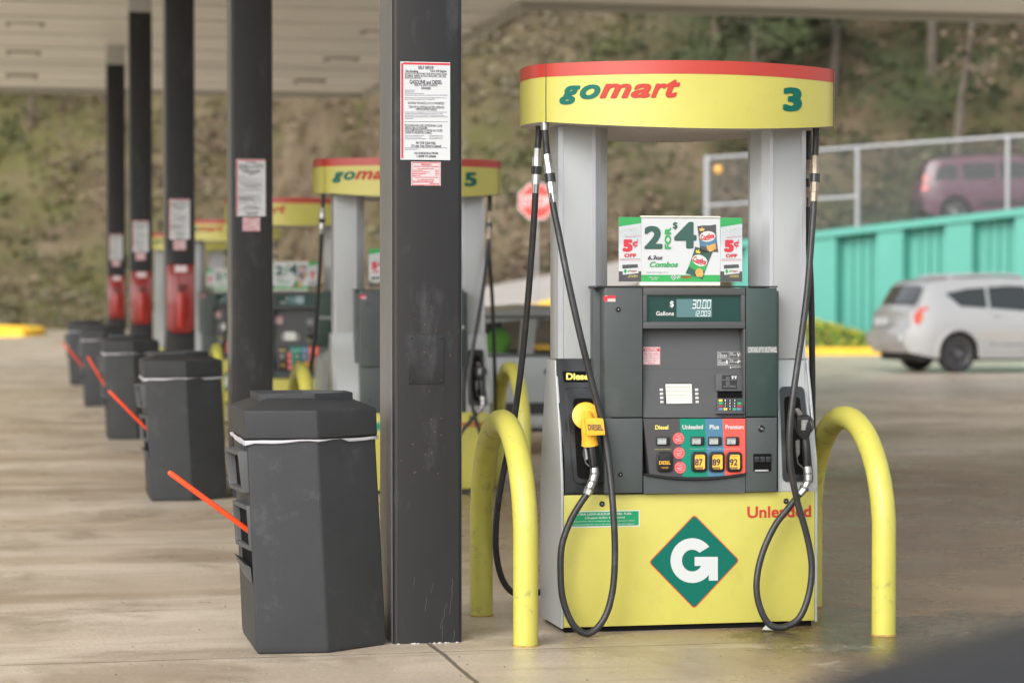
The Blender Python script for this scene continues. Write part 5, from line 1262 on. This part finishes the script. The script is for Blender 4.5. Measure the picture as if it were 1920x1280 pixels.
def car(name, label, loc, rz, L, W, belt, outline, windows, wheels, paint, group=None, rim=RIM, glass_strips=(), extras=None, pitch=0, side_in=.20):
    o = thing(name, label, 'car' if name != 'parked_suv' else 'suv', loc, rz, group)
    o.rotation_euler = (0, -pitch, rz)
    roof = max(z for x, z in outline)
    def ys(x, z):
        y = W/2*(1-.05*max(0, (.45-z)/.45)**2)
        if z > belt: y -= side_in*(z-belt)/(roof-belt)*(.75+.25*(z-belt)/(roof-belt))*.9
        y -= .03*max(0, (z-.55)/.5)**2 if z < belt else .03*((belt-.55)/.5)**2
        e = abs(x)/(L/2); y -= .16*max(0, (e-.72)/.28)**2
        return y
    # outline with wheel arches cut into its lower edge
    low = .24; loop = list(outline)     # from rear bottom, over the roof, to front bottom
    bottom = []
    for xw, rw in sorted(wheels, reverse=True):
        ra = rw+.06
        for k in range(13): a = math.pi*k/12; z = rw+ra*math.sin(a); bottom.append((xw+ra*math.cos(a), max(low, z) if 0 < k < 12 else low))
    full = loop+bottom
    def sheet(sgn):
        bmt = bmesh.new(); eds = []
        for lp in [full]+windows:
            vv = [bmt.verts.new((x, 0, z)) for x, z in lp]; eds += [bmt.edges.new((vv[i], vv[(i+1) % len(vv)])) for i in range(len(vv))]
        bmesh.ops.triangle_fill(bmt, edges=eds, use_beauty=True)
        for i in range(1, 26): 
            x = -L/2+L*i/26; bmesh.ops.bisect_plane(bmt, geom=bmt.verts[:]+bmt.edges[:]+bmt.faces[:], plane_co=(x, 0, 0), plane_no=(1, 0, 0))
        for i in range(1, 12):
            z = .3+(roof-.3)*i/12; bmesh.ops.bisect_plane(bmt, geom=bmt.verts[:]+bmt.edges[:]+bmt.faces[:], plane_co=(0, 0, z), plane_no=(0, 0, 1))
        for v in bmt.verts: v.co.y = sgn*ys(v.co.x, v.co.z)
        bmt.verts.index_update(); r_ = ([v.co[:] for v in bmt.verts], [[v.index for v in (f.verts if sgn < 0 else reversed(f.verts))] for f in bmt.faces]); bmt.free(); return r_
    mb = MB(); mb.add(*sheet(-1)); mb.add(*sheet(1))
    # top skin
    dens = []
    for i in range(len(loop)-1):
        a, b = loop[i], loop[i+1]; k = max(1, int(math.hypot(a[0]-b[0], a[1]-b[1])/.14))
        for j in range(k): dens.append((a[0]+(b[0]-a[0])*j/k, a[1]+(b[1]-a[1])*j/k))
    dens.append(loop[-1]); ts = [-1, -.97, -.85, -.5, 0, .5, .85, .97, 1]
    def skin(x, z, t):
        y = ys(x, z); bul = (1-abs(t)**2.5); ex = abs(x)/(L/2)
        nx = .10*bul*(1 if x > 0 else -1)*smooth(.75, 1, ex); nz = .035*bul if z > .6 else 0
        return Vector((x+nx, t*y, z+nz))
    vs = [skin(x, z, t_) for x, z in dens for t_ in ts]; n = len(ts)
    mb.add(vs, [(i*n+k, i*n+k+1, (i+1)*n+k+1, (i+1)*n+k) for i in range(len(dens)-1) for k in range(n-1)])
    body = mb.build('body', paint, o, ang=42)
    # underside
    MB().box(-L/2+.25, L/2-.25, -W/2+.12, W/2-.12, .2, .32).build('underbody', TRM, o)
    for w_ in windows:
        for sgn in (-1, 1):
            bmt = bmesh.new(); vv = [bmt.verts.new((x, 0, z)) for x, z in w_]; bmt.faces.new(vv); bmesh.ops.triangulate(bmt, faces=bmt.faces[:])
            for v in bmt.verts: v.co.y = sgn*(ys(v.co.x, v.co.z)-.008)
            bmt.verts.index_update(); m2 = MB(); m2.add([v.co[:] for v in bmt.verts], [[v.index for v in f.verts] for f in bmt.faces]); bmt.free(); m2.build('side_window', GLS if name == 'parked_sedan' else GLD, o)
    GL2 = mat('dark car screen glass', (.03, .034, .036), .06, coat=.4)
    for (p0, p1, nm) in glass_strips:
        vs = []; T = [-.84, -.5, 0, .5, .84]
        for s_ in range(6):
            x = p0[0]+(p1[0]-p0[0])*s_/5; z = p0[1]+(p1[1]-p0[1])*s_/5; nrm = Vector((p1[1]-p0[1], 0, -(p1[0]-p0[0]))).normalized()
            if nrm.z < 0: nrm = -nrm
            for t_ in T: vs.append(skin(x, z, t_)+nrm*.012)
        MB().add(vs, [(i*5+k, i*5+k+1, (i+1)*5+k+1, (i+1)*5+k) for i in range(5) for k in range(4)]).build(nm, GL2, o)
    for xw, rw in wheels:
        for sgn in (-1, 1):
            y = sgn*(W/2-.13)
            wh = bpy.data.objects.new('wheel', None); COL.objects.link(wh); wh.parent = o; wh.location = (xw, y, rw); wh.empty_display_size = .1
            MB().rev([(-.10, rw*.62), (-.11, rw*.9), (-.07, rw), (.07, rw), (.11, rw*.9), (.10, rw*.62)], (0, 0, 0), (0, 1, 0), 36).build('tyre', TYRE, wh)
            m2 = MB(); m2.rev([(0, rw*.62), (sgn*.085, rw*.64), (sgn*.108, rw*.63), (sgn*.09, rw*.56), (sgn*.05, rw*.5), (sgn*.045, .001)], (0, 0, 0), (0, 1, 0), 30)
            for k in range(5):
                a = 2*math.pi*k/5+.3; M = Matrix.Rotation(a, 4, 'Y'); y0, y1 = sorted((sgn*.05, sgn*.10)); m2.box(-.035, .035, y0, y1, .02, rw*.58, M)
            m2.rev([(sgn*.05, .06), (sgn*.105, .05)], (0, 0, 0), (0, 1, 0), 14); m2.build('rim', rim, wh)
    def sp(poly, off, sgn=-1, th=.012):
        return MB().add([(x, sgn*(ys(x, z)+off), z) for x, z in poly]+[(x, sgn*(ys(x, z)-.01), z) for x, z in poly], [tuple(range(len(poly)))]+[(i, (i+1) % len(poly), (i+1) % len(poly)+len(poly), i+len(poly)) for i in range(len(poly))])
    if extras: extras(o, sp, ys, skin)
    return o
# silver hatchback at the right
SP_ = mat('silver car paint', (.40, .40, .40), .28, metal=.35, coat=.6, var=.02)
ol = [(-2.12, .34), (-2.22, .48), (-2.20, .68), (-2.12, .76), (-2.10, 1.00), (-1.95, 1.12), (-1.79, 1.44), (-1.66, 1.53), (-1.2, 1.575), (-.5, 1.59), (.1, 1.57), (.6, 1.46), (1.25, 1.06), (1.7, .98), (2.05, .86), (2.17, .68), (2.2, .42), (2.1, .28)]
wn = [[(-1.48, 1.33), (-1.22, 1.11), (-.72, 1.08), (-.72, 1.43), (-1.05, 1.41)], [(-.67, 1.08), (.10, 1.02), (.05, 1.45), (-.3, 1.46), (-.67, 1.435)], [(.16, 1.015), (1.05, .97), (1.06, 1.02), (.60, 1.34), (.3, 1.42), (.12, 1.445)]]
def ex_silver(o, sp, ys, skin):
    for sgn in (-1, 1):
        sp([(-2.06, .84), (-1.98, .80), (-1.80, 1.10), (-1.93, 1.10), (-2.06, .98)], .008, sgn).build('tail_lamp', TAIL, o)
        sp([(-2.0, .88), (-1.97, .85), (-1.90, .98), (-1.96, .98)], .012, sgn).build('indicator', TAILO, o)
        for x in (-.62, .32): sp([(x, .955), (x+.16, .95), (x+.16, .985), (x, .99)], .03, sgn).build('door_handle', SP_, o)
        sp([(-.92, .36), (.95, .36), (.95, .44), (-.92, .44)], .015, sgn).build('sill_trim', SP_, o)
        sp([(-.9, .56), (.95, .54), (.95, .66), (-.9, .68)], .006, sgn).build('side_moulding', mat('warm grey moulding', (.36, .34, .31), .4), o)
        MB().tube([(-1.35, sgn*.58, 1.575), (-1.2, sgn*.58, 1.625), (-.3, sgn*.58, 1.655), (.05, sgn*.56, 1.61)], .028, 8).build('roof_rail', SP_, o)
        sp([(1.75, .72), (2.08, .72), (2.02, .84), (1.75, .9)], .008, sgn).build('headlamp', HEADL, o)
        # flared arch lips
        for xw in (-1.27, 1.33):
            m2 = MB(); m2.tube([(xw+.40*math.cos(R(a)), sgn*(W_-.005), .33+.40*math.sin(R(a))) for a in range(-10, 191, 10)], .035, 8); m2.build('arch_flare', SP_, o)
    for sgn in (-1, 1):
        for x in (-.69, .135, 1.03): sp([(x, .46), (x+.014, .46), (x+.014, 1.04), (x, 1.04)], .003, sgn).build('door_seam', TRM, o)
        sp([(-.69, .46), (1.03, .46), (1.03, .475), (-.69, .475)], .003, sgn).build('door_seam', TRM, o)
    MB().box(-2.325, -2.30, -.26, .26, .80, .92).build('number_plate', PAPER, o)
    MB().box(-2.30, -2.16, -.7, .7, .47, .66).build('rear_bumper', SP_, o, bevel=.05, seg=3)
W_ = 1.78/2
car('parked_hatchback', 'silver hatchback parked at the right below the teal wall', (16.42+1.27*1.04, 40.45+.87, 0), R(4), 4.42, 1.78, 1.02, ol, wn, [(-1.27, .33), (1.33, .33)], SP_, extras=ex_silver, glass_strips=[((-1.97, 1.14), (-1.81, 1.43), 'rear_window'), ((.62, 1.42), (1.2, 1.10), 'windscreen')]).scale = (1.04, 1.04, 1.06)
# purple suv on the ramp
PUR = mat('dusty purple paint', (.10, .034, .062), .35, coat=.5, var=.03)
ol = [(-2.25, .45), (-2.3, .62), (-2.28, 1.0), (-2.22, 1.15), (-2.12, 1.55), (-2.0, 1.72), (-1.7, 1.79), (-.6, 1.83), (.3, 1.80), (.62, 1.70), (1.15, 1.22), (1.9, 1.10), (2.2, .95), (2.3, .6), (2.25, .42)]
wn = [[(-1.95, 1.22), (-1.30, 1.20), (-1.30, 1.60), (-1.80, 1.60)], [(-1.18, 1.20), (-.30, 1.19), (-.30, 1.63), (-1.18, 1.62)], [(-.20, 1.19), (.95, 1.17), (.95, 1.24), (.55, 1.60), (-.20, 1.64)]]
def ex_pur(o, sp, ys, skin):
    for sgn in (-1, 1):
        sp([(-2.27, .95), (-2.12, .95), (-2.10, 1.38), (-2.2, 1.38)], .01, sgn).build('tail_lamp', TAIL, o)
        for x in (-.45, .55): sp([(x, 1.07), (x+.17, 1.07), (x+.17, 1.11), (x, 1.11)], .03, sgn).build('door_handle', TRM, o)
        MB().tube([(-1.7, sgn*.62, 1.80), (-1.5, sgn*.62, 1.86), (.0, sgn*.62, 1.87), (.2, sgn*.6, 1.82)], .02, 8).build('roof_rail', TRM, o)
        sp([(-.75, .5), (.85, .5), (.85, .62), (-.75, .62)], .012, sgn).build('side_moulding', TRM, o)
    MB().box(-2.42, -2.25, -.8, .8, .50, .74).build('rear_bumper', TRM, o, bevel=.04, seg=3)
car('parked_suv', 'dusty purple SUV on the ramp behind the chain link fence', (24.75+1.4, 60.4+.5, 3.27), R(-12), 4.6, 1.84, 1.14, ol, wn, [(-1.42, .37), (1.35, .37)], PUR, rim=RIMS, extras=ex_pur, pitch=R(2.2), glass_strips=[((-2.2, 1.25), (-2.1, 1.58), 'rear_window'), ((.66, 1.67), (1.1, 1.27), 'windscreen')])
# sedan behind pump 5
GSV = mat('pale grey green car paint', (.25, .27, .265), .3, metal=.3, coat=.5)
ol = [(-2.05, .32), (-2.1, .55), (-2.08, .80), (-2.0, .87), (-1.55, .90), (-1.30, 1.12), (-1.0, 1.22), (-.4, 1.27), (.25, 1.25), (.55, 1.18), (1.05, .90), (1.7, .80), (2.02, .70), (2.1, .5), (2.05, .30)]
wn = [[(-1.22, .90), (-.55, .88), (-.50, 1.17), (-.95, 1.13)], [(-.42, .88), (.90, .86), (.90, .89), (.45, 1.14), (-.36, 1.18)]]
def ex_sed(o, sp, ys, skin):
    for sgn in (-1, 1):
        sp([(-1.2, 1.185), (.5, 1.185), (.5, 1.205), (-1.2, 1.205)], .004, sgn).build('roof_drip', TRM, o)
        sp([(-1.2, .86), (.95, .845), (.95, .865), (-1.2, .88)], .008, sgn).build('belt_trim', TRM, o)
        for x in (-.32,): sp([(x, .70), (x+.2, .70), (x+.2, .745), (x, .745)], .02, sgn).build('door_handle', TRM, o)
        sp([(-.95, .27), (1.0, .27), (1.0, .34), (-.95, .34)], .014, sgn).build('chrome_sill', CHR, o)
        sp([(-.95, .36), (1.0, .36), (1.0, .46), (-.95, .46)], .012, sgn).build('lower_trim', TRM, o)
        sp([(-2.02, .62), (-1.85, .62), (-1.85, .78), (-2.0, .78)], .008, sgn).build('tail_lamp', TAIL, o)
car('parked_sedan', 'low pale grey-green sedan stopped behind pump number 5', (4.85, 21.2, 0), 0, 4.2, 1.7, .86, ol, wn, [(-1.32, .30), (1.32, .30)], GSV, extras=ex_sed, glass_strips=[((-1.5, .93), (-1.08, 1.18), 'rear_window'), ((.62, 1.15), (1.0, .94), 'windscreen')])
gb = thing('green_jacket', 'bright green cloth lying in the rear side window of the sedan', 'cloth', tuple(at(930, 676, 20.66)))
mb = MB(); rnd = random.Random(9); rows_ = 10; cols_ = 14; vs = []
for i in range(rows_):
    a = math.pi*i/(rows_-1)
    for k in range(cols_):
        b = 2*math.pi*k/cols_; rr = 1+.16*math.sin(3*b+i)+rnd.uniform(-.05, .05); vs.append((.13*math.sin(a)*math.cos(b)*rr, .08*math.sin(a)*math.sin(b)*rr, .13+.14*math.cos(a)*rr))
mb.add(vs, [(i*cols_+k, i*cols_+(k+1) % cols_, (i+1)*cols_+(k+1) % cols_, (i+1)*cols_+k) for i in range(rows_-1) for k in range(cols_)])
mb.build('cloth', mat('neon green cloth', (.26, .90, .06), .6), gb)
# dark car beside the photographer, only its bonnet corner in frame
DKP = mat('dark grey car paint', (.026, .028, .033), .55, spec=.3)
ol = [(-2.3, .40), (-2.35, .7), (-2.3, 1.0), (-2.2, 1.2), (-1.9, 1.55), (-1.2, 1.66), (.1, 1.64), (.45, 1.5), (1.05, 1.08), (1.8, 1.02), (2.2, .93), (2.33, .75), (2.35, .45), (2.25, .35)]
wn = [[(-1.9, 1.1), (-1.1, 1.08), (-1.1, 1.48), (-1.7, 1.45)], [(-1.0, 1.08), (-.1, 1.07), (-.1, 1.50), (-1.0, 1.5)], [(0, 1.07), (.9, 1.06), (.4, 1.42), (0, 1.5)]]
def ex_dk(o, sp, ys, skin):
    for sgn in (-1, 1):
        sp([(1.9, .72), (2.28, .70), (2.2, .86), (1.9, .92)], .008, sgn).build('headlamp', BLK, o)
        MB().box(.72, .9, sgn*.9-.09, sgn*.9+.09, 1.08, 1.22).build('door_mirror', TRM, o, bevel=.02)
    MB().tube([(1.15, -.5, 1.135), (1.35, -.2, 1.145), (1.2, .3, 1.14)], .012, 8).build('wiper', TRM, o)
    MB().box(2.28, 2.40, -.6, .6, .55, .80).build('grille', TRM, o, bevel=.02)
q = c2w(2.17, .80)
car('dark_car', 'dark grey car whose blurred bonnet corner fills the lower right corner', (q.x, q.y, 0), math.pi/2-PSI+R(35), 4.7, 1.85, 1.04, ol, wn, [(-1.4, .35), (1.45, .35)], DKP, rim=RIMS, extras=ex_dk, glass_strips=[((.5, 1.48), (1.0, 1.12), 'windscreen'), ((-2.15, 1.26), (-1.93, 1.5), 'rear_window')]).scale = (1, 1, 1.115)

# ================================================================== SMALL THINGS
st = thing('display_stand', 'white upright stand with a red stripe in front of the third pump back', 'stand', (3.24, 22.9, 0))
MB().box(-.09, .09, -.06, .06, 0, .88).build('stand_body', PAPER, st, bevel=.01)
MB().box(-.095, .095, -.066, -.061, .50, .66).build('red_stripe', PRED, st)
MB().box(-.14, .14, -.10, .10, 0, .03).build('stand_base', TRM, st, bevel=.005)
p = gnd(1441, 1181); mb = MB(); mb.add([(p.x-.035, p.y-.02, .006), (p.x+.01, p.y-.03, .004), (p.x+.035, p.y+.0, .012), (p.x+.0, p.y+.03, .02), (p.x-.02, p.y+.02, .004)], [(0, 1, 4), (1, 2, 3), (1, 3, 4)])
tag(mb.build('paper_scrap', PAPER, smooth=False), 'white scrap of paper on the wet ground under the unleaded hose', 'paper')
mb = MB(); rnd = random.Random(12)
for _ in range(240):
    px = rnd.uniform(200, 1900); py = rnd.uniform(900, 1279); p = gnd(px, py); s_ = rnd.uniform(.0015, .0042)
    mb.mi(0 if rnd.random() < .6 else 1); mb.rev([(0, s_), (s_*.6, s_*.6)], (p.x, p.y, 0), (0, 0, 1), 5)
tag(mb.build('grit', [mat('dark grit', (.03, .028, .025), .9), mat('pale grit', (.30, .27, .22), .9)]), 'scattered grit on the concrete', 'grit', kind='stuff')
